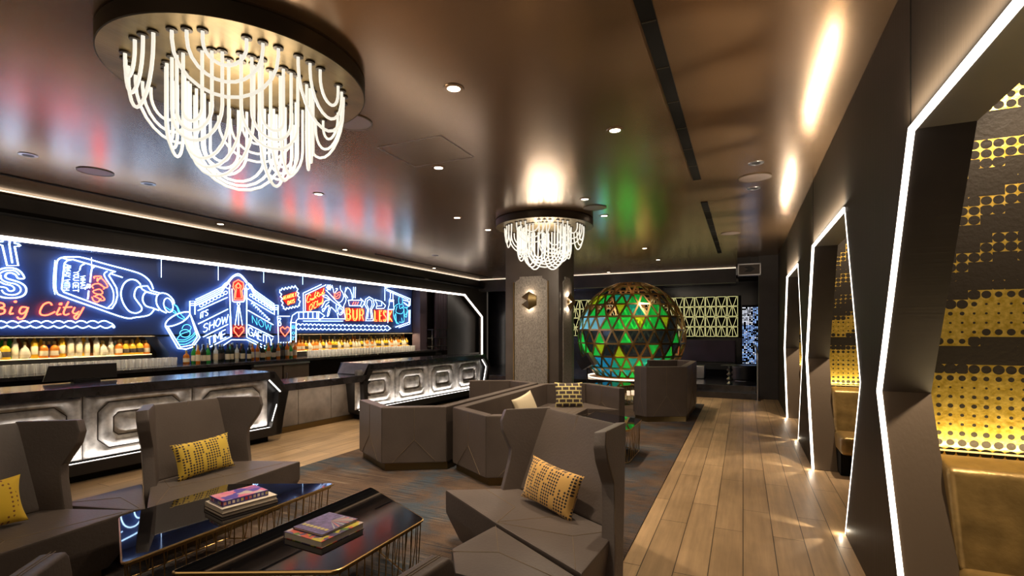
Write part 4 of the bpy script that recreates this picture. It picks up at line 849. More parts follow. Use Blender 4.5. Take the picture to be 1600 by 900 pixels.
m.build('neon_tube', 'nwhite', t); m = MB()
word(m, 'D', "IT'S", (275, 655), (105, -50), (5, -75), 0, .009); word(m, 'D', 'SHOW', (315, 838), (320, -135), (10, -105), 0, .010); word(m, 'E', 'TIME', (205, 590), (250, -115), (-8, -100), 0, .010)
word(m, 'E', 'GAEITY', (745, 445), (320, 150), (0, -100), 0, .010); m.build('lettering', 'nwhite', t)
m = MB(); word(m, 'E', 'NOW', (795, 290), (250, 115), (-5, -95), 0, .006); m.build('thin_lettering', 'ncyan', t)
m = MB()
for i in range(9):
    f = i / 8; x, yy_ = 790 + 220 * f, 30 + 215 * f; neon(m, 'E', [(x - 12, yy_ + 12), (x, yy_ - 14), (x + 12, yy_ + 12), (x - 8, yy_ - 4), (x + 14, yy_ - 4)], 0, .007)
m.build('small_pictograms', 'nwhite', t)
m = MB(); neon(m, 'D', [(735, 285), (705, 240), (715, 180), (775, 145), (840, 180), (848, 240), (822, 290), (845, 408), (722, 408)], 0, .012, False, True); neon(m, 'D', [(752, 272), (732, 228), (775, 180), (820, 228), (802, 272), (818, 385), (740, 385)], 0, .010, False, True); neon(m, 'D', circ(776, 226, 24, 28), 0, .010, True, True)
m.build('keyhole_tube', 'nred', t)
m = MB(); m.plate([p for p in W('D', [(735, 285), (712, 240), (722, 185), (775, 155), (832, 185), (840, 240), (815, 290), (838, 400), (728, 400)], 0.02)], (0.006, 0, 0)); m.build('keyhole_panel', 'redpanel', t)
def heart(mb, z, cx_, cy_, s): neon(mb, z, [(cx_, cy_ + 70 * s), (cx_ - 62 * s, cy_ - 5 * s), (cx_ - 62 * s, cy_ - 45 * s), (cx_ - 35 * s, cy_ - 65 * s), (cx_, cy_ - 35 * s), (cx_ + 35 * s, cy_ - 65 * s), (cx_ + 66 * s, cy_ - 45 * s), (cx_ + 64 * s, cy_ - 5 * s)], 0, .012, False, True)
m = MB(); heart(m, 'D', 782, 822, 1.0); m.build('heart_tube', 'nred', t)
m = MB(); m.plate(W('E', [(530, 310), (700, 310), (700, 480), (530, 480)], 0.01), (0.004, 0, 0)); m.build('heart_panel', mat('dark_red_panel', (0.16, 0.01, 0.015), 0.5), t)
# stamp
t = sign('wavy edged white neon stamp with red words inside', (453, 467)); m = MB()
def wavy(a, b, n, amp):
    a = Vector((*a, 0)); b = Vector((*b, 0)); d = (b - a); nrm = Vector((-d.y, d.x, 0)).normalized(); out = []
    for i in range(n * 4): f = i / (n * 4); p = a + d * f + nrm * amp * math.sin(2 * PI * n * f); out.append((p.x, p.y))
    return out
P = wavy((110, 150), (610, 50), 5, 32) + wavy((640, 110), (740, 620), 4, -26) + wavy((720, 660), (260, 760), 5, 26) + wavy((210, 730), (120, 200), 4, 26)
neon(m, 'J', P, 0, .011, False, True); m.build('neon_tube', 'nwhite', t)
m = MB(); word(m, 'J', 'HEAVENLY', (215, 470), (400, -120), (10, -110), 0, .0075); word(m, 'J', 'DAYS', (350, 620), (220, -70), (5, -110), 0, .0085); m.build('lettering', 'norange', t)
m = MB(); m.plate(W('J', [(190, 350), (620, 200), (650, 380), (590, 560), (360, 660), (220, 500)], 0.02), (0.005, 0, 0)); m.build('backing', 'redpanel', t)
# playing card
t = sign('white neon playing card outline, the two of hearts, with a red heart', (442, 515)); m = MB()
neon(m, 'F', [(190, 540), (30, 540), (38, 700), (45, 900)], 0, .011); word(m, 'F', '2', (42, 610), (36, 0), (0, -45), 0, .009); neon(m, 'F', circ(60, 642, 18, 20), 0, .008, True, True); neon(m, 'F', [(70, 885), (180, 885), (205, 860), (205, 700)], 0, .011); m.build('neon_tube', 'nwhite', t)
m = MB(); heart(m, 'F', 128, 738, 0.92); m.build('heart_tube', 'nred', t)
# striped arrow pipe
t = sign('striped white neon pipe that bends into an arrow', (480, 495)); m = MB()
neon(m, 'F', [(205, 880), (205, 620), (225, 530), (290, 485), (580, 480), (650, 535), (580, 592), (570, 572), (300, 572), (275, 600), (272, 880)], 0, .011); neon(m, 'F', [(575, 485), (570, 575)], 0, .011); neon(m, 'F', [(205, 622), (272, 622)], 0, .011)
for x in (310, 372, 432, 494, 550): neon(m, 'F', [(x, 487), (x, 570)], 0, .013)
m.build('neon_tube', 'nwhite', t); m = MB()
for c_, yy_ in (('B', 700), ('O', 780), ('Z', 850)): word(m, 'F', c_, (224, yy_), (30, 0), (0, -38), 0, .006)
m.build('lettering', 'ncyan', t)
t = sign('double zigzag white neon border above the far bottle bay', (540, 511)); m = MB()
wave(m, 'F', 280, 1495, 660, 23, 24, True, r=.009, y1=685); wave(m, 'F', 280, 1500, 692, 23, 24, False, r=.009, y1=705); neon(m, 'F', [(1495, 680), (1520, 700), (1500, 712)], 0, .009); m.build('neon_tube', 'nwhite', t)
# cocktail hour
t = sign("white neon hands and smiling lips beside red script Cocktail O'Clock", (505, 468)); m = MB()
neon(m, 'H', [(480, 68), (55, 270), (60, 700)], 0, .011); neon(m, 'H', [(590, 75), (105, 310), (105, 700)], 0, .011)
for pl in ([(590, 200), (640, 250), (760, 380), (940, 570)], [(730, 85), (760, 180), (775, 265)], [(925, 95), (930, 180), (990, 270), (1000, 370), (960, 450), (900, 490), (840, 460), (740, 350)], [(510, 330), (600, 320), (700, 420), (830, 520), (940, 590)], [(520, 350), (620, 390), (670, 435), (580, 450), (530, 530), (485, 610)],
           [(660, 480), (590, 540), (560, 620), (505, 650), (520, 710), (570, 640), (610, 590), (665, 560), (640, 700), (620, 815), (655, 780), (690, 640), (710, 600), (770, 650), (830, 720)], [(1010, 300), (1060, 400), (1040, 500), (1010, 560), (1020, 700), (1040, 850)],
           [(880, 620), (930, 590), (990, 610), (1000, 700), (950, 770), (900, 770), (870, 690), (880, 620)], [(910, 640), (960, 640), (970, 700), (930, 740)], [(850, 740), (880, 860)], [(830, 540), (835, 700)], [(820, 170), (850, 160), (860, 185), (820, 230), (815, 265)]): neon(m, 'H', pl, 0, .009, True)
for i in range(6): a = i * 1.05; neon(m, 'H', [(660 + 10 * math.cos(a), 135 + 12 * math.sin(a)), (660 + 62 * math.cos(a), 135 + 70 * math.sin(a))], 0, .010)
neon(m, 'H', circ(660, 135, 45, 50, 10), 0, .010, True, True); neon(m, 'F', [(370, 602), (890, 602)], 0, .010); neon(m, 'F', [(390, 572), (920, 575)], 0, .010)
m.build('neon_tube', 'nwhite', t); m = MB()
neon(m, 'H', [(775, 270), (790, 300), (785, 350), (830, 395), (890, 385), (920, 330), (925, 250), (880, 255), (830, 290), (775, 270)], 0, .009, True); neon(m, 'H', [(795, 325), (840, 350), (890, 300)], 0, .009, True); m.build('lips_tube', 'nred', t); m = MB()
for pl in ([(235, 340), (215, 300), (170, 340), (140, 440), (160, 490), (210, 460)], [(230, 440), (215, 410), (245, 395), (255, 435), (280, 420)], [(300, 385), (280, 400), (285, 425), (315, 405)], [(355, 235), (325, 330), (330, 400)], [(385, 320), (340, 360), (370, 385)], [(400, 240), (395, 330), (415, 355), (440, 340)], [(380, 285), (430, 262)], [(450, 290), (440, 330), (475, 300), (480, 325)], [(500, 245), (495, 310)], [(540, 160), (515, 290), (560, 260)],
           [(250, 520), (210, 580), (205, 650), (230, 675), (265, 620), (270, 550), (250, 520)], [(290, 480), (285, 505)], [(375, 470), (335, 470), (305, 560), (320, 625), (365, 590)], [(400, 440), (380, 540), (395, 570)], [(430, 500), (410, 540), (440, 550), (450, 510)], [(480, 490), (460, 520), (490, 525)], [(520, 385), (495, 520)], [(530, 450), (500, 480), (525, 510)]): neon(m, 'H', pl, 0, .009, True)
m.build('script', 'norange', t)
m = MB(); m.plate(W('H', [(120, 330), (560, 120), (560, 260), (520, 500), (400, 620), (130, 700)], 0.015), (0.005, 0, 0)); m.build('backing', 'redpanel', t)
# BURLESK
t = sign('orange outlined neon capitals BURLESK split by a white keyhole', (575, 485)); m = MB()
def block(z, c, x0, y0, w, h, mi=0):   # double outlined block capital: two parallel strokes
    for dx_, dy_ in ((0, 0),):
        for st in GL[c]:
            pts = [(x0 + a * w / .72, y0 - b * h) for a, b in st]; neon(m, z, pts, mi, .009, off=0.05)
            cx_, cy_ = x0 + w / 2, y0 - h / 2; neon(m, z, [(cx_ + (x - cx_) * .62 + 2, cy_ + (y_ - cy_) * .78) for x, y_ in pts], mi, .0075, off=0.05)
for c_, x0, w in (('B', 930, 62), ('U', 1018, 62), ('R', 1105, 60), ('L', 1305, 48), ('E', 1368, 42), ('S', 1420, 48), ('K', 1488, 56)): block('F', c_, x0, 592 + (x0 - 930) * .03, w, 158 - (x0 - 930) * .03)
m.build('lettering', 'norange', t); m = MB(); m.plate(W('F', [(920, 430), (1175, 435), (1180, 605), (920, 600)], 0.015), (0.005, 0, 0)); m.plate(W('F', [(1295, 450), (1545, 460), (1545, 610), (1295, 605)], 0.015), (0.005, 0, 0)); m.build('backing', 'redpanel', t)
m = MB(); neon(m, 'F', [(1190, 600), (1212, 450), (1178, 390), (1185, 320), (1235, 285), (1288, 315), (1302, 390), (1268, 450), (1288, 600)], 0, .011, False, True); neon(m, 'F', [(1212, 575), (1230, 445), (1205, 390), (1210, 335), (1238, 315), (1268, 338), (1275, 390), (1250, 445), (1265, 575)], 0, .009, False, True); m.build('keyhole_tube', 'nwhite', t)
t = sign('white neon boot, ribboned box and arrow pieces above the orange capitals', (560, 460)); m = MB()
for pl, z_ in (([(915, 220), (950, 160), (985, 190), (1010, 260), (1015, 320), (960, 330), (975, 400), (1120, 400), (1145, 330), (960, 330)], 'F'), ([(930, 160), (915, 240), (955, 300)], 'F'), ([(1120, 305), (1175, 355), (1140, 425), (1120, 400)], 'F'), ([(1030, 155), (1030, 300)], 'F'), ([(1055, 155), (1052, 300)], 'F'), ([(1310, 320), (1340, 380), (1335, 400)], 'F'), ([(1310, 320), (1400, 345), (1450, 400), (1430, 435), (1330, 440), (1330, 410), (1400, 400), (1400, 345)], 'F')): neon(m, z_, pl, 0, .010)
m.build('neon_tube', 'nwhite', t); m = MB()
for x in (1015, 1045, 1075): neon(m, 'F', [(x, 390), (x + 18, 350)], 0, .009)
m.build('stripes', 'nred', t)
t = sign('white neon long necked bottle at the end of the orange capitals', (610, 465)); m = MB()
neon(m, 'F', [(1515, 225), (1512, 300), (1500, 330), (1500, 380), (1485, 430), (1480, 625)], 0, .010); neon(m, 'F', [(1545, 230), (1548, 310), (1556, 330), (1556, 380), (1562, 450)], 0, .010); neon(m, 'F', [(1500, 325), (1556, 325)], 0, .012); neon(m, 'F', [(1500, 345), (1556, 345)], 0, .012); neon(m, 'F', [(1490, 450), (1560, 450)], 0, .012); m.build('neon_tube', 'nwhite', t)
t = sign('cyan neon strongman figure inside a slanting white frame', (628, 475)); m = MB()
neon(m, 'G', [(600, 335), (600, 172), (935, 312), (930, 400)], 0, .012); neon(m, 'G', [(622, 200), (912, 325)], 0, .010); neon(m, 'G', [(915, 460), (915, 620), (740, 682)], 0, .012); neon(m, 'G', [(932, 455), (930, 640), (785, 688)], 0, .010); neon(m, 'G', [(845, 325), (915, 345), (918, 410), (880, 385), (850, 360)], 0, .014); m.build('neon_tube', 'nwhite', t); m = MB()
for pl in ([(790, 280), (780, 330), (790, 375), (820, 385), (835, 340), (825, 290), (800, 272), (790, 280)], [(780, 375), (740, 400), (720, 440), (712, 520), (740, 600), (760, 640)], [(835, 385), (850, 420), (890, 430), (905, 400), (890, 380)], [(760, 410), (745, 480), (790, 505), (830, 500), (850, 450), (820, 420)], [(790, 390), (800, 440), (845, 410)], [(745, 510), (750, 600)], [(850, 500), (850, 610), (790, 615)], [(850, 440), (860, 530), (885, 550), (890, 480)], [(740, 500), (730, 560), (760, 620), (785, 640)], [(820, 560), (830, 610)], [(880, 420), (900, 480), (870, 520)]): neon(m, 'G', pl, 0, .009, True)
m.build('figure_tube', 'ncyan', t)
m = MB()
for px_ in (143, 252, 341, 412, 473, 640): m.tube([wp(px_, 395 + px_ * .05, .03), wp(px_, 395 + px_ * .05 + 26, .03)], .005, 0, 5)
tag(m.build('conduit', 'nthin'), 'short thin glowing rods between the neon signs', 'rod')
# ---------------------------------------------------------------- seating
LM = ['leather', 'seam', 'piping']
def seam(mb, pts, off=Vector((0, 0, 0)), r=0.0032): mb.tube([Vector(p) + Vector(off) for p in pts], r * .7, 1, 5)
def lift(mb, poly, z, lines, dz=0.0015):
    for l in lines: seam(mb, [(x, y, z + dz) for x, y in l], r=0.003)
def shrink(poly, f, cx_=None, cy_=None):
    cx_ = sum(p[0] for p in poly) / len(poly) if cx_ is None else cx_; cy_ = sum(p[1] for p in poly) / len(poly) if cy_ is None else cy_
    return [(cx_ + (x - cx_) * f, cy_ + (y - cy_) * f) for x, y in poly]
def panel_seams(mb, a, b, z0, z1, out, inset=0.06):
    """inverted Y stitching on a flat upright face running from a to b"""
    a = Vector((*a, 0)); b = Vector((*b, 0)); md = (a + b) / 2; d = b - a; o = Vector(out).normalized() * 0.002; zm = z0 + (z1 - z0) * 0.42
    seam(mb, [md + Vector((0, 0, z1 - .012)), md + Vector((0, 0, zm))], o); seam(mb, [md + Vector((0, 0, zm)), a + d * .16 + Vector((0, 0, z0 + .01))], o); seam(mb, [md + Vector((0, 0, zm)), a + d * .84 + Vector((0, 0, z0 + .01))], o)
def hex_sofa(label, outer, H=0.73, th=0.12, seat_ext=0.0, cat='sofa', cut=None):
    """outer: open chain of footprint points; one upholstered panel per segment, opening between last and first"""
    n = len(outer); cx_ = sum(p[0] for p in outer) / n; cy_ = sum(p[1] for p in outer) / n
    t = thing('hexagonal_sofa', label, cat, (cx_, cy_, 0), 'faceted low sofas'); P = [Vector((*p, 0)) for p in outer]; c = Vector((cx_, cy_, 0))
    # inner offset chain
    nr = []
    for i in range(n - 1):
        d = (P[i + 1] - P[i]).normalized(); q = Vector((-d.y, d.x, 0)); q = q if q.dot(c - P[i]) > 0 else -q; nr.append(q)
    I = []
    for i in range(n):
        if i == 0: I.append(P[0] + nr[0] * th)
        elif i == n - 1: I.append(P[-1] + nr[-1] * th)
        else:
            b = (nr[i - 1] + nr[i]).normalized(); I.append(P[i] + b * (th / max(.35, b.dot(nr[i]))))
    for i in range(n - 1):
        m = MB(); lo = 0.10
        bot = [P[i], P[i + 1], I[i + 1], I[i]]
        m.plate([v + Vector((0, 0, lo)) for v in bot], (0, 0, H - lo), 0, 0.016, 2)
        panel_seams(m, P[i][:2], P[i + 1][:2], lo, H, -nr[i]); panel_seams(m, I[i][:2], I[i + 1][:2], 0.30, H, nr[i])
        m.build('backrest' if (P[i + 1] - P[i]).length > 1.2 else 'side_panel', LM, t)
    m = MB(); poly = [(v.x, v.y) for v in I]
    if seat_ext:
        e = ((I[0] + I[-1]) / 2 - c).normalized() * seat_ext; poly = poly + [(I[-1].x + e.x, I[-1].y + e.y), (I[0].x + e.x, I[0].y + e.y)]
    if cut is not None: poly = poly + [(cut, I[-1].y - .10), (cut, I[0].y + .10)]
    m.prism(poly, 0.14, 0.42, 0, 0.02, 2); sc_ = sum((Vector((*p, 0)) for p in poly), Vector()) / len(poly)
    for p in poly: seam(m, [(sc_.x, sc_.y, .4215), (sc_.x + (p[0] - sc_.x) * .94, sc_.y + (p[1] - sc_.y) * .94, .4215)], r=.0028)
    m.build('seat', LM, t)
    m = MB(); pp = [(v.x, v.y) for v in P] + ([(cut, I[-1].y - .10), (cut, I[0].y + .10)] if cut is not None else []); m.prism(shrink(pp, 0.965, cx_, cy_), 0.012, 0.10, 0); m.build('plinth', 'bronze', t); return t
hex_sofa('low faceted sofa facing the bar, its pointed end nearest, left of its twin', [(-4.32, 4.82), (-3.66, 4.44), (-3.04, 4.81), (-3.04, 7.60), (-3.62, 7.86), (-4.28, 7.50)], cut=-3.9)
hex_sofa('low faceted sofa with the brick patterned cushion, back to back with its twin', [(-1.70, 4.82), (-2.35, 4.45), (-2.97, 4.82), (-2.97, 7.55), (-2.30, 7.95), (-1.60, 7.48)], cut=-2.12)
hex_sofa('tall backed faceted sofa at the rug edge in front of the glowing dome', [(-1.74, 8.87), (-1.50, 8.72), (-0.88, 9.08), (-0.86, 10.85), (-1.25, 11.15), (-1.85, 10.80)], H=0.96, seat_ext=0.10)

def wing_chaise(label, seat, back_a, back_b, top_a, top_b, wa, wb, H=0.98, zs=0.40, lines=()):
    """seat: polygon; back_a/b: foot of the back at seat level; top_a/b: head of the back; wa/wb: wing directions"""
    cx_ = sum(p[0] for p in seat) / len(seat); cy_ = sum(p[1] for p in seat) / len(seat)
    t = thing('wing_chaise', label, 'lounge chair', (cx_, cy_, 0), 'winged lounge chairs with angular seats')
    m = MB(); L = [[(x, y, zs) for x, y in seat], [(x, y, zs - .17) for x, y in seat], [(x, y, 0.06) for x, y in shrink(seat, .80)]]
    m.loft(L[::-1], 0, 0.018, 2)
    for l in lines: seam(m, [(x, y, zs + .001) for x, y in l], r=.003)
    m.build('seat', LM, t)
    m = MB(); m.prism(shrink(seat, .74), 0.012, 0.07); m.build('plinth', 'bronze', t)
    A = Vector((*back_a, zs)); B = Vector((*back_b, zs)); TA = Vector((*top_a, H)); TB = Vector((*top_b, H)); lean = ((TA - A) + (TB - B)) / 2
    nb = (B - A).cross(lean).normalized(); c = Vector((cx_, cy_, zs)); 
    if nb.dot(c - A) > 0: nb = -nb           # points away from the sitter
    th = 0.09
    m = MB(); m.plate([A, B, TB, TA], nb * th, 0, 0.018, 2)
    Af = A + Vector((0, 0, 0)); m.plate([A - (TA - A) * .62 + nb * .02, B - (TB - B) * .62 + nb * .02, B + nb * .02, A + nb * .02], nb * (th - .02), 0, 0.01, 2)
    md = (TA + TB) / 2 * .5 + (TA * .05 - TB * .05); 
    s0 = TA.lerp(TB, .5); s1 = A.lerp(B, .42) + (TA - A) * .38; s2 = A.lerp(B, .36)
    for dx_ in (0, .012):
        e = (B - A).normalized() * dx_; seam(m, [s0 + e, s1 + e, s2 + e], -nb * .002, .0025)
    m.build('backrest', LM, t)
    for (X0, X1, w) in ((A, TA, Vector((*wa, 0)).normalized()), (B, TB, Vector((*wb, 0)).normalized())):
        up = X1 - X0; up = up / up.z
        def q(u, z): return X0 + up * (z - zs) + w * u
        prof = [(-.04, zs - .28), (.10, zs - .28), (.13, zs + .02), (.15, .60), (.17, .68), (.29, .82), (.33, .90), (.33, H), (-.04, H)]
        thv = w.cross(up).normalized() * .055
        ctr = (A + B) / 2
        if thv.dot(ctr - X0) > 0: thv = -thv
        m = MB(); m.plate([q(u, z) - thv * .5 for u, z in prof], thv * 1.5, 0, 0.014, 2); seam(m, [q(u * .96, z) for u, z in prof[2:8]], thv * 1.02, .0025)
        m.build('wing', LM, t)
    return t
sR = [(-2.03, 3.19), (-1.55, 3.46), (-0.68, 2.96), (-0.72, 2.37), (-1.39, 2.77)]
wing_chaise('nearest wing chair, on the right, with the amber dotted cushion', sR, (-1.55, 3.46), (-0.70, 2.95), (-1.43, 3.72), (-0.76, 3.29), (-.76, -.64), (-.12, -.98),
            lines=([(-1.39, 2.77), (-1.40, 3.07), (-1.75, 3.32)], [(-1.39, 2.79), (-1.15, 2.98), (-0.98, 3.12)], [(-1.38, 2.78), (-0.90, 2.78), (-.72, 2.94)], [(-.90, 2.78), (-.76, 2.40)]))
sL = [(-3.67, 3.33), (-4.24, 3.10), (-4.22, 2.36), (-3.60, 1.99), (-3.60, 2.55)]
wing_chaise('wing chair on the left with the yellow dotted cushion, facing the glass table', sL, (-4.20, 2.38), (-4.22, 3.08), (-4.45, 2.49), (-4.36, 3.05), (.24, -.17), (.24, .17),
            lines=([(-3.60, 2.55), (-3.85, 2.72), (-4.2, 2.75)], [(-3.85, 2.72), (-3.75, 3.2)], [(-4.2, 2.45), (-3.95, 2.35), (-3.85, 2.72)], [(-3.95, 2.35), (-3.65, 2.08)]))
dY = -1.36
wing_chaise('wing chair at the left edge with the bright yellow cushion', [(x - .01, y + dY) for x, y in sL], (-4.21, 2.38 + dY), (-4.23, 3.08 + dY), (-4.47, 2.45 + dY), (-4.42, 3.04 + dY), (.24, -.17), (.24, .17),
            lines=([(-3.61, 1.19), (-3.80, 1.36), (-4.2, 1.39)], [(-3.80, 1.36), (-3.7, 1.9)], [(-3.80, 1.36), (-3.75, 1.0)]))
def wedge(label, poly, zs, lines):
    cx_ = sum(p[0] for p in poly) / len(poly); cy_ = sum(p[1] for p in poly) / len(poly)
    t = thing('wedge_ottoman', label, 'ottoman', (cx_, cy_, 0), 'wedge shaped ottomans between the chairs')
    m = MB(); m.loft([[(x, y, .08) for x, y in shrink(poly, .82)], [(x, y, zs - .17) for x, y in poly], [(x, y, zs) for x, y in poly]], 0, 0.018, 2)
    for l in lines: seam(m, [(x, y, zs + .001) for x, y in l], r=.003)
    m.build('seat', LM, t); m = MB(); m.prism(shrink(poly, .72), 0.012, 0.09); m.build('plinth', 'bronze', t)
wedge('wedge ottoman joining the two left wing chairs', [(-4.30, 1.80), (-4.28, 2.34), (-3.66, 2.02), (-3.70, 1.97)], .395, ([(-4.05, 2.07), (-3.7, 2.0)], [(-4.05, 2.07), (-4.27, 1.85)]))
wedge('wedge ottoman against the front of the nearest right wing chair', [(-1.39, 2.75), (-1.46, 2.36), (-1.30, 2.13), (-0.76, 2.10), (-0.74, 2.35)], .395, ([(-1.38, 2.74), (-1.20, 2.42), (-1.44, 2.32)], [(-1.20, 2.42), (-.80, 2.28)]))
def armchair(label, o, ang, w=0.74, d=0.72, h=0.58):
    """barrel armchair; o = front end of its right arm, ang = direction it faces, body lies to side s"""
    f = Vector((math.cos(ang), math.sin(ang), 0)); l = Vector((-f.y, f.x, 0)); O = Vector((*o, 0))
    t = thing('armchair', label, 'armchair', tuple(O - f * d / 2 + l * w / 2), 'low armchairs at the front edge')
    T = .105
    for k in (0, 1):
        a = O + l * (k * (w - T)); sg = 1
        m = MB(); prof = [(0.02, .10), (0.0, .46), (-.03, h - .03), (-.06, h), (-d, h + .04), (-d, .10)]
        m.plate([a + f * u + Vector((0, 0, z)) for u, z in prof], l * T, 0, 0.02, 3)
        for e in (T * .45, T * .6): seam(m, [a + l * e + f * (-.05) + Vector((0, 0, h + .001)), a + l * e + f * (-d + .03) + Vector((0, 0, h + .041))], r=.0025)
        m.build('arm', LM, t)
    m = MB(); m.plate([O - f * (d - .02) + Vector((0, 0, .10)), O - f * (d - .02) + l * w + Vector((0, 0, .10)), O - f * (d - .02) + l * w + Vector((0, 0, h + .12)), O - f * (d - .02) + Vector((0, 0, h + .12))], -f * .12, 0, .02, 3); m.build('backrest', LM, t)
    m = MB(); m.plate([O + l * T - f * .01 + Vector((0, 0, .12)), O + l * (w - T) - f * .01 + Vector((0, 0, .12)), O + l * (w - T) - f * (d - .02) + Vector((0, 0, .12)), O + l * T - f * (d - .02) + Vector((0, 0, .12))], (0, 0, .28), 0, .02, 3); m.build('seat', LM, t)
    m = MB(); p = [O - f * .03 + l * .03, O - f * .03 + l * (w - .03), O - f * (d + .05) + l * (w - .03), O - f * (d + .05) + l * .03]; m.plate([v + Vector((0, 0, .012)) for v in p], (0, 0, .09)); m.build('plinth', 'bronze', t)
armchair('armchair of which one grey arm shows at the lower left, before the glass table', (-2.87, 1.27), math.radians(135))
armchair('armchair of which one arm shows at the bottom centre, right of the second glass table', (-0.55, 1.97), math.radians(90), w=0.74)

# ---------------------------------------------------------------- glass tables on brass wire baskets
def table(label, loc, rz, H=0.42):
    t = thing('coffee_table', label, 'table', (0, 0, 0), 'half hexagon glass tables on wire bases')
    top = [(-.36, -.715), (-.36, .715), (.36, .36), (.36, -.36)]
    def rnd_corner(poly, r):
        out = []; n = len(poly)
        for i in range(n):
            p = Vector((*poly[i], 0)); a = (Vector((*poly[i - 1], 0)) - p).normalized(); b = (Vector((*poly[(i + 1) % n], 0)) - p).normalized()
            p1, p2 = p + a * r, p + b * r
            for k in range(4): f = k / 3; out.append(((p1 * (1 - f) ** 2 + p * 2 * f * (1 - f) + p2 * f * f).x, (p1 * (1 - f) ** 2 + p * 2 * f * (1 - f) + p2 * f * f).y))
        return out
    rp = rnd_corner(top, .035)
    m = MB(); m.prism(rp, H - .010, H - .001, 0, 0); m.build('tabletop', 'blackglass', t)
    m = MB(); m.tube([(x, y, H - .008) for x, y in shrink(rp, 1.006)], .0065, 0, 6, closed=True); m.tube([(x, y, .02) for x, y in shrink(rp, .94)], .005, 0, 6, closed=True)
    m.prism(shrink(rp, .985), H - .03, H - .012, 0); m.build('frame', 'brass', t)
    ro = shrink(rp, .985); rb = shrink(rp, .94); rmid = shrink(rp, .965); per = []; r2 = random.Random(5)
    n = len(rp); cum = [0]
    for i in range(n): cum.append(cum[-1] + (Vector(ro[(i + 1) % n]) - Vector(ro[i])).length)
    def at(poly, s):
        s %= cum[-1]
        for i in range(n):
            if s <= cum[i + 1]: f = (s - cum[i]) / (cum[i + 1] - cum[i]); a, b = poly[i], poly[(i + 1) % n]; return (a[0] + (b[0] - a[0]) * f, a[1] + (b[1] - a[1]) * f)
    m = MB(); N = 62
    for i in range(N):
        s = cum[-1] * i / N; off = (.028 if i % 2 else -.028)
        p0 = at(ro, s); p1 = at(rmid, s + off * .0); p2 = at(rb, s + off)
        m.tube([(*p0, H - .02), (*p1, H * .52), (*p2, .02)], .0032, 0, 4)
    w_ = m.build('wire', 'brass', t); w_['kind'] = 'stuff'
    t.location = loc; t.rotation_euler = (0, 0, rz); return t
table('glass topped table nearest the left chairs, stack of three books on it', (-3.18, 2.165, 0.012), PI)
table('glass topped table in front centre, two colourful books on it', (-2.15, 2.21, 0.012), 0)
table('glass table with wire base in front of the cushioned faceted sofa', (-1.56, 6.25, 0.012), 0)
table('glass table reflecting green light between the sofas and the dome', (-2.55, 10.62, 0.012), math.radians(-30))
# books
def book(name, label, c, w, l, h, rz, cover, z, pages='white', extras=None, open_sides=True, group=None):
    t = thing(name, label, 'book', (c[0], c[1], z), group); R = Matrix.Rotation(rz, 4, 'Z')
    def P(x, y, zz): return Vector((c[0], c[1], z)) + (R @ Vector((x, y, zz)))
    def bx(mb, x0, x1, y0, y1, z0, z1, mi=0): mb.plate([P(x0, y0, z0), P(x1, y0, z0), P(x1, y1, z0), P(x0, y1, z0)], (0, 0, z1 - z0), mi, .0006)
    th = .003; m = MB(); bx(m, -w / 2, w / 2, -l / 2, l / 2, 0, th); bx(m, -w / 2, w / 2, -l / 2, l / 2, h - th, h); bx(m, -w / 2, -w / 2 + th, -l / 2, l / 2, 0, h); m.build('cover', cover, t, org=(c[0], c[1], z))
    m = MB(); bx(m, -w / 2 + th, w / 2 - .004, -l / 2 + .004, l / 2 - .004, th, h - th); m.build('pages', pages, t)
    if extras: extras(t, P, bx, w, l, h)
    return t
def letters(t, P, bx, w, l, h):
    cols = ['label_white', 'ray_pink', 'redpanel', 'print_yellow', 'ray_grey', 'white']
    ms = {c: MB() for c in cols}; i = 0
    bxs = MB(); bx(bxs, -w / 2, w / 2, -l / 2, l / 2, .0, h - .0005); bxs.build('slipcase', 'blue_edge', t)
    for k in range(11):
        y0 = -l / 2 + l * (k + .2) / 11; m_ = ms[cols[(k * 5 + 1) % 6]]; bx(m_, w / 2, w / 2 + .0012, y0, y0 + l * .055, h * .25, h * .8)
    for k in range(8):
        if k in (3, 4): continue
        x0 = -w / 2 + w * (k + .2) / 8; m_ = ms[cols[(k * 5 + 3) % 6]]; bx(m_, x0, x0 + w * .07, -l / 2 - .0012, -l / 2, h * .25, h * .8)
    for c, mb in ms.items():
        if mb.v: mb.build('printed_block', c, t)
    mb = MB(); bx(mb, -w / 2 + .004, w / 2 - .004, -l / 2 + .004, l / 2 - .004, h, h + .0015); mb.build('cover_art', 'cov_blue', t)
bk = 'books stacked on the left glass table'; zt = 0.432
book('art_book', 'pale book at the bottom of the stack of three', (-3.02, 2.255), .26, .36, .020, math.radians(-12), 'cov_dark', zt, group=bk)
book('art_book', 'cream covered book in the middle of the stack of three', (-3.02, 2.255), .25, .35, .030, math.radians(-12), 'white', zt + .021, group=bk)
book('art_book', 'pink and blue patchwork box book on top of the stack of three', (-3.03, 2.245), .19, .29, .034, math.radians(-12), 'blue_edge', zt + .052, extras=letters, group=bk)
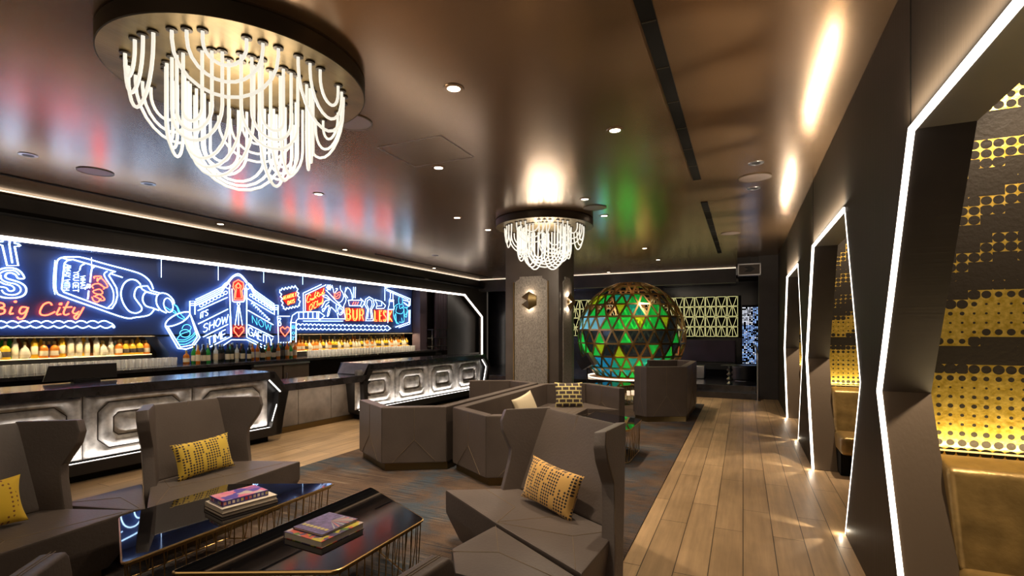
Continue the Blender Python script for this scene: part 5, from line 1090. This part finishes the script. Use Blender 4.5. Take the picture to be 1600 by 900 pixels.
def rays(t, P, bx, w, l, h):
    m1, m2, m3 = MB(), MB(), MB(); c0 = (w * .02, l * .12)
    for k in range(9):
        a = -0.5 + k * .24; r = .15; ex, ey = c0[0] + r * math.sin(a + .6), c0[1] + r * math.cos(a + .6); ex = min(ex, w / 2 - .006); ey = min(ey, l / 2 - .006); mb = m1 if k % 2 else m2
        mb.plate([P(c0[0], c0[1], h + .0002), P(ex, ey, h + .0002), P(min(ex + .012, w / 2 - .004), ey - .014, h + .0002)], (0, 0, .0008))
    for k in range(7):
        x0 = -w / 2 + .015 + k * (w - .03) / 7; bx(m3, x0, x0 + w * .09, -l / 2 + .045, -l / 2 + .068, h + .0002, h + .001)
    m1.build('pink_print', 'ray_pink', t); m2.build('grey_print', 'ray_grey', t); m3.build('title_print', 'print_yellow', t)
book('art_book', 'thick book with red and yellow flowered cover, under the purple one', (-2.18, 2.15), .30, .31, .036, math.radians(-3), 'cov_flower', zt, group='books on the centre glass table')
book('art_book', 'purple covered book with a sunburst, lying on the flowered one', (-2.19, 2.17), .235, .26, .014, math.radians(-3), 'cov_purple', zt + .037, extras=rays, group='books on the centre glass table')

# ---------------------------------------------------------------- cushions
def cushion(label, c, ax, up, w, h, th, matname, group='scatter cushions'):
    X = Vector(ax).normalized(); Z = Vector(up); Z = (Z - X * Z.dot(X)).normalized(); Y = Z.cross(X)
    N = 22; vs_ = []; fs = []
    for sgn in (1, -1):
        for i in range(N + 1):
            for j in range(N + 1):
                u, v = i / N * 2 - 1, j / N * 2 - 1; pin = 1 - 0.07 * ((1 - u * u) * abs(v) ** 6 + (1 - v * v) * abs(u) ** 6)
                hgt = ((1 - u * u) * (1 - v * v)) ** .42 * th / 2
                ww = 1 + .03 * abs(u * v) ** 3
                vs_.append(Vector((u * w / 2 * (pin if abs(u) > abs(v) else 1) * ww, sgn * hgt, v * h / 2 * (pin if abs(v) >= abs(u) else 1) * ww)))
    k = (N + 1) ** 2
    for i in range(N):
        for j in range(N):
            a = i * (N + 1) + j; fs.append((a, a + N + 1, a + N + 2, a + 1)); fs.append((k + a, k + a + 1, k + a + N + 2, k + a + N + 1))
    m = MB(); m.add(vs_, fs, 0, True); o = m.build('cushion', matname); o.data.materials[0] = M[matname]
    o.matrix_world = Matrix((X, Y, Z)).transposed().to_4x4(); o.location = c; ORG[o.name] = Vector(c); tag(o, label, 'cushion', group)
    return o
cushion('yellow oblong cushion with rows of dark dots on the left wing chair', (-4.08, 2.70, 0.545), (.02, 1, .035), (-.30, 0, 1), .47, .29, .12, 'pillow_y')
cushion('plain bright yellow cushion with a ring of small dots at the left edge', (-4.09, 1.33, 0.545), (.02, 1, .035), (-.32, 0, 1), .44, .28, .13, 'pillow_s')
cushion('amber oblong cushion with dark dots on the nearest right wing chair', (-1.17, 3.15, 0.545), (.88, -.475, -.07), (.17, .30, 1), .50, .29, .13, 'pillow_o')
cushion('square cream cushion with dark brick pattern in the corner of the sofa', (-2.42, 7.30, 0.60), (.88, .45, 0), (-.1, .22, 1), .42, .38, .12, 'pillow_b')
cushion('plain cream cushion half hidden behind the nearest wing chair', (-2.60, 6.05, 0.575), (.1, 1, .15), (-.35, 0, 1), .50, .34, .12, 'cream')
# two votive glasses
for i, (x, y_) in enumerate(((-1.86, 8.98), (-1.80, 9.07))):
    m = MB(); m.lathe([(.028, 0), (.032, .08), (.029, .08), (.026, .006), (0, .006)], (x, y_, 0.423), 14); tag(m.build('candle_glass', mat('candle_glass_%d' % i, (.8, .7, .6), .2, emit=(1, .75, .5), es=.8), org=(x, y_, .423)), 'small glowing candle glass on the seat of the tall backed sofa', 'candle glass', 'candle glasses')

# ---------------------------------------------------------------- the dome and what stands on the stage
SC_ = Vector((-2.83, 13.95, 1.46)); SR = 1.46
t = thing('geodesic_dome', 'big sphere of brass triangles with glowing green panels on the stage', 'dome', (SC_.x, SC_.y, 0.28))
rows = [math.radians(-50 + i * 13.8) for i in range(10)]; NA = 26
def sp(i, k, R=SR):
    a = 2 * PI * (k + (0.5 if i % 2 else 0)) / NA; p = rows[i]; return SC_ + Vector((math.cos(p) * math.cos(a), math.cos(p) * math.sin(a), math.sin(p))) * R
m = MB()
for i in range(len(rows)):
    st = 1 if i < 8 else 2
    for k in range(0, NA, st):
        mi = 0
        m.bar(sp(i, k), sp(i, k + st), .045, .03, mi, up=(sp(i, k) - SC_))
        if i + 1 < len(rows) and (i < 7 or k % 2 == 0):
            if i % 2 == 0: prs = ((k, k), (k, k - 1))
            else: prs = ((k, k), (k, k + 1))
            for a, b in prs: m.bar(sp(i, a), sp(i + 1, b), .045, .03, mi, up=(sp(i, a) - SC_))
m.build('lattice', 'brass', t)
rnd = random.Random(21); ms = {}
cam_az = math.atan2(-SC_.y, -SC_.x)
for i in range(len(rows) - 3):
    for k in range(NA):
        for tri in (0, 1):
            R2 = SR * .985
            if i % 2 == 0: pts = (sp(i, k, R2), sp(i, k + 1, R2), sp(i + 1, k, R2)) if tri == 0 else (sp(i + 1, k - 1, R2), sp(i, k, R2), sp(i + 1, k, R2))
            else: pts = (sp(i, k, R2), sp(i, k + 1, R2), sp(i + 1, k + 1, R2)) if tri == 0 else (sp(i + 1, k, R2), sp(i, k, R2), sp(i + 1, k + 1, R2))
            c = (pts[0] + pts[1] + pts[2]) / 3 - SC_; az = (math.atan2(c.y, c.x) - cam_az + PI) % (2 * PI) - PI
            x = rnd.random()
            if abs(az) > 1.5: continue      # back of the dome stays open
            if az > 0.95: continue
            if i <= 1: col_ = 'blue' if (az < -0.35) else ('teal' if x < .5 else 'green')
            elif i == 2: col_ = 'smoke' if x < .45 else ('green' if x < .9 else 'lime')
            elif i == 3: col_ = 'smoke' if (tri == 1 or x < .45) else 'green'
            elif i == 4: col_ = 'cyan' if az < -.45 else ('green' if x < .75 else 'lime')
            else: col_ = ('cyan' if az < -.5 else 'teal') if x < .3 else ('green' if x < .85 else 'lime')
            if az > .55 and x < .6: col_ = 'smoke'
            if i >= 5 and rnd.random() < .45: continue
            ms.setdefault(col_, MB()).add(pts, [(0, 1, 2)])
for k_, mb in ms.items(): mb.build({'smoke': 'dark'}.get(k_, k_) + '_panels', 'p_' + k_, t)['kind'] = 'stuff'
m = MB(); m.tube([SC_ + Vector((1.18 * math.cos(a), 1.18 * math.sin(a), 0.31 - SC_.z)) for a in [2 * PI * i / 48 for i in range(48)]], .022, 0, 6, closed=True); m.build('light_ring', 'ledthin', t)
m = MB(); m.lathe([(1.12, .28), (1.12, .30), (0, .30)], (SC_.x, SC_.y, 0), 40); m.build('floor_disc', mat('orange_disc', (.6, .25, .1), .3), t)
lamp('dome_light', 'POINT', (SC_.x - .1, SC_.y + .2, 1.25), 34, (1, 1, 0.9), .35, parent=t)
lamp('dome_light', 'POINT', (SC_.x - .7, SC_.y - .3, 1.5), 24, (.7, .85, 1), .15, parent=t)
lamp('dome_light', 'POINT', (SC_.x + .4, SC_.y - .5, .6), 12, (1, .35, .5), .1, parent=t)
# wall of light bars
t = thing('light_screen', 'wall screen of pale yellow light bars in triangle patterns behind the dome', 'light screen', (-2.6, 16.0, 1.4))
m = MB(); m.box((-2.65, 16.05, 1.98), (5.2, .04, 1.24)); m.build('backing', 'matte', t)
m = MB(); cw = .30; y_ = 16.02
for ci in range(17):
    for ri in range(4):
        x0 = -.13 - cw * (ci + 1); z0 = 1.385 + .30 * ri; g = .02
        B_ = lambda a, b: m.bar((x0 + a[0] * cw, y_, z0 + a[1] * .30), (x0 + b[0] * cw, y_, z0 + b[1] * .30), .009, .010, up=(0, 1, 0))
        dn = (ri % 2 == 1)
        B_((.04, .03), (.04, .97)); B_((.96, .03), (.96, .97)); B_((.1, .04), (.9, .04)); B_((.1, .96), (.9, .96))
        a0, a1 = (.93, .08) if not dn else (.08, .93)
        f = (lambda x, hi: (x, a0 if hi else a1))
        B_(f(.42, 1), f(.14, 0)); B_(f(.58, 1), f(.86, 0)); B_(f(.5, 1), f(.5, 0)) if not dn else None
m.build('light_bars', 'pattern_light', t)['kind'] = 'stuff'
t = thing('dot_screen', 'tall screen of blue and white dots seen between the stage and the dark pier', 'light screen', (.3, 15.5, .65))
m = MB(); m.box((.35, 15.54, 1.285), (.75, .03, 2.01)); m.build('backing', 'matte', t)
ma, mb_ = MB(), MB(); rnd = random.Random(2)
for i in range(16):
    for j in range(38):
        if rnd.random() < .25: continue
        x, z = .0 + i * .045, .66 + j * .042; top = z > 1.75 and x < .25; w_ = .026 if rnd.random() < .6 else .014
        (mb_ if (top or rnd.random() < .18) else ma).box((x, 15.52, z), (w_, .006, w_))
ma.build('blue_dots', 'screen_dot', t)['kind'] = 'stuff'; mb_.build('white_dots', 'screen_dot2', t)['kind'] = 'stuff'
# stage furniture
t = thing('stage_sofa', 'long dark sofa against the wall below the light bars', 'sofa', (-1.6, 15.6, .28))
m = MB(); m.box((-1.9, 15.93, .95), (3.4, .18, .7), 0, .03); m.build('backrest', 'curtain', t); m = MB(); m.box((-1.9, 15.5, .56), (3.4, .6, .2), 0, .03); m.build('seat', 'black', t); m = MB(); m.box((-1.9, 15.5, .37), (3.2, .5, .18)); m.build('base', 'matte', t)
t = thing('cube_stool', 'silver grey cube stool on the stage beside the tall sofa back', 'stool', (-1.15, 14.5, .28)); m = MB(); m.box((-1.15, 14.5, .46), (.42, .42, .34), 0, .03); m.build('seat', 'steel', t); m = MB(); m.box((-1.15, 14.5, .285), (.36, .36, .01)); m.build('base', 'black', t)
t = thing('zigzag_table', 'silver zigzag pedestal table standing on the stage edge', 'side table', (-.29, 13.1, .28))
m = MB(); zz = [(.05, 0), (.07, .02), (.025, .075), (.075, .13), (.025, .185), (.075, .24), (.025, .295), (.075, .35), (.025, .405), (.06, .45)]; m.lathe([(r, z + .28) for r, z in zz], (-.29, 13.1, 0), 4, 0, False); m.build('pedestal', 'steel', t)
m = MB(); m.lathe([(.0, .73), (.20, .73), (.20, .745), (0, .745)], (-.29, 13.1, 0), 24); m.build('tabletop', 'black', t)
t = thing('round_pouf', 'black round pouf on the stage near the dot screen', 'pouf', (.05, 14.2, .28)); m = MB(); m.lathe([(.30, .29), (.34, .34), (.35, .62), (.32, .68), (0, .69)], (.02, 14.3, 0), 24); m.build('seat', 'black', t); m = MB(); m.lathe([(.28, .281), (.28, .29), (0, .29)], (.02, 14.3, 0), 20); m.build('base', 'steel', t)
t = thing('handrail_post', 'slim steel handrail post at the right end of the stage step', 'handrail', (.30, 12.5, 0))
m = MB(); m.tube([(.30, 12.5, 0.01), (.30, 12.5, .92)], .018, 0, 10); m.build('post', 'steel', t); m = MB(); m.tube([(.30, 12.5, .9), (.30, 12.52, 1.05), (.27, 12.9, 1.22), (.24, 13.2, 1.22)], .02, 0, 10); m.build('rail', 'steel', t); m = MB(); m.lathe([(.06, 0), (.06, .012), (.02, .02)], (.30, 12.5, 0), 16); m.build('base', 'steel', t)
t = thing('stage_lamp', 'black square stage lamp on a stand in front of the dome', 'stage light', (-3.45, 11.9, 0))
R = Matrix.Rotation(math.radians(-32), 3, 'Y'); c0 = Vector((-3.50, 11.9, .80))
def rb(mb, x0, x1, y0, y1, z0, z1, mi=0): mb.plate([c0 + R @ Vector(p) for p in ((x0, y0, z0), (x1, y0, z0), (x1, y1, z0), (x0, y1, z0))], R @ Vector((0, 0, z1 - z0)), mi, .006)
m = MB(); rb(m, -.16, .14, -.15, .15, -.13, .13); m.build('housing', 'black', t); m = MB(); rb(m, .14, .20, -.16, .16, -.17, .17); m.build('lens_hood', 'stone', t)
m = MB(); m.tube([(-3.47, 11.9, .02), (-3.47, 11.9, .66)], .018, 0, 8)
m.build('pole', 'black', t)
for a in (0.3, 2.4, 4.5): m = MB(); m.tube([(-3.47, 11.9, .30), (-3.47 + .26 * math.cos(a), 11.9 + .26 * math.sin(a), .012)], .011, 0, 6); m.build('leg', 'black', t)
# wood end pieces behind the column: small dark lounge block by the bar end
t = thing('service_cabinet', 'grey purple cabinet standing left of the column', 'cabinet', (-4.9, 11.4, 0)); m = MB(); m.box((-4.95, 11.4, .48), (.5, .5, .94), 0, .01); m.build('body', 'concrete', t); m = MB(); m.box((-4.95, 11.4, .96), (.52, .52, .02)); m.build('top', 'counter', t)
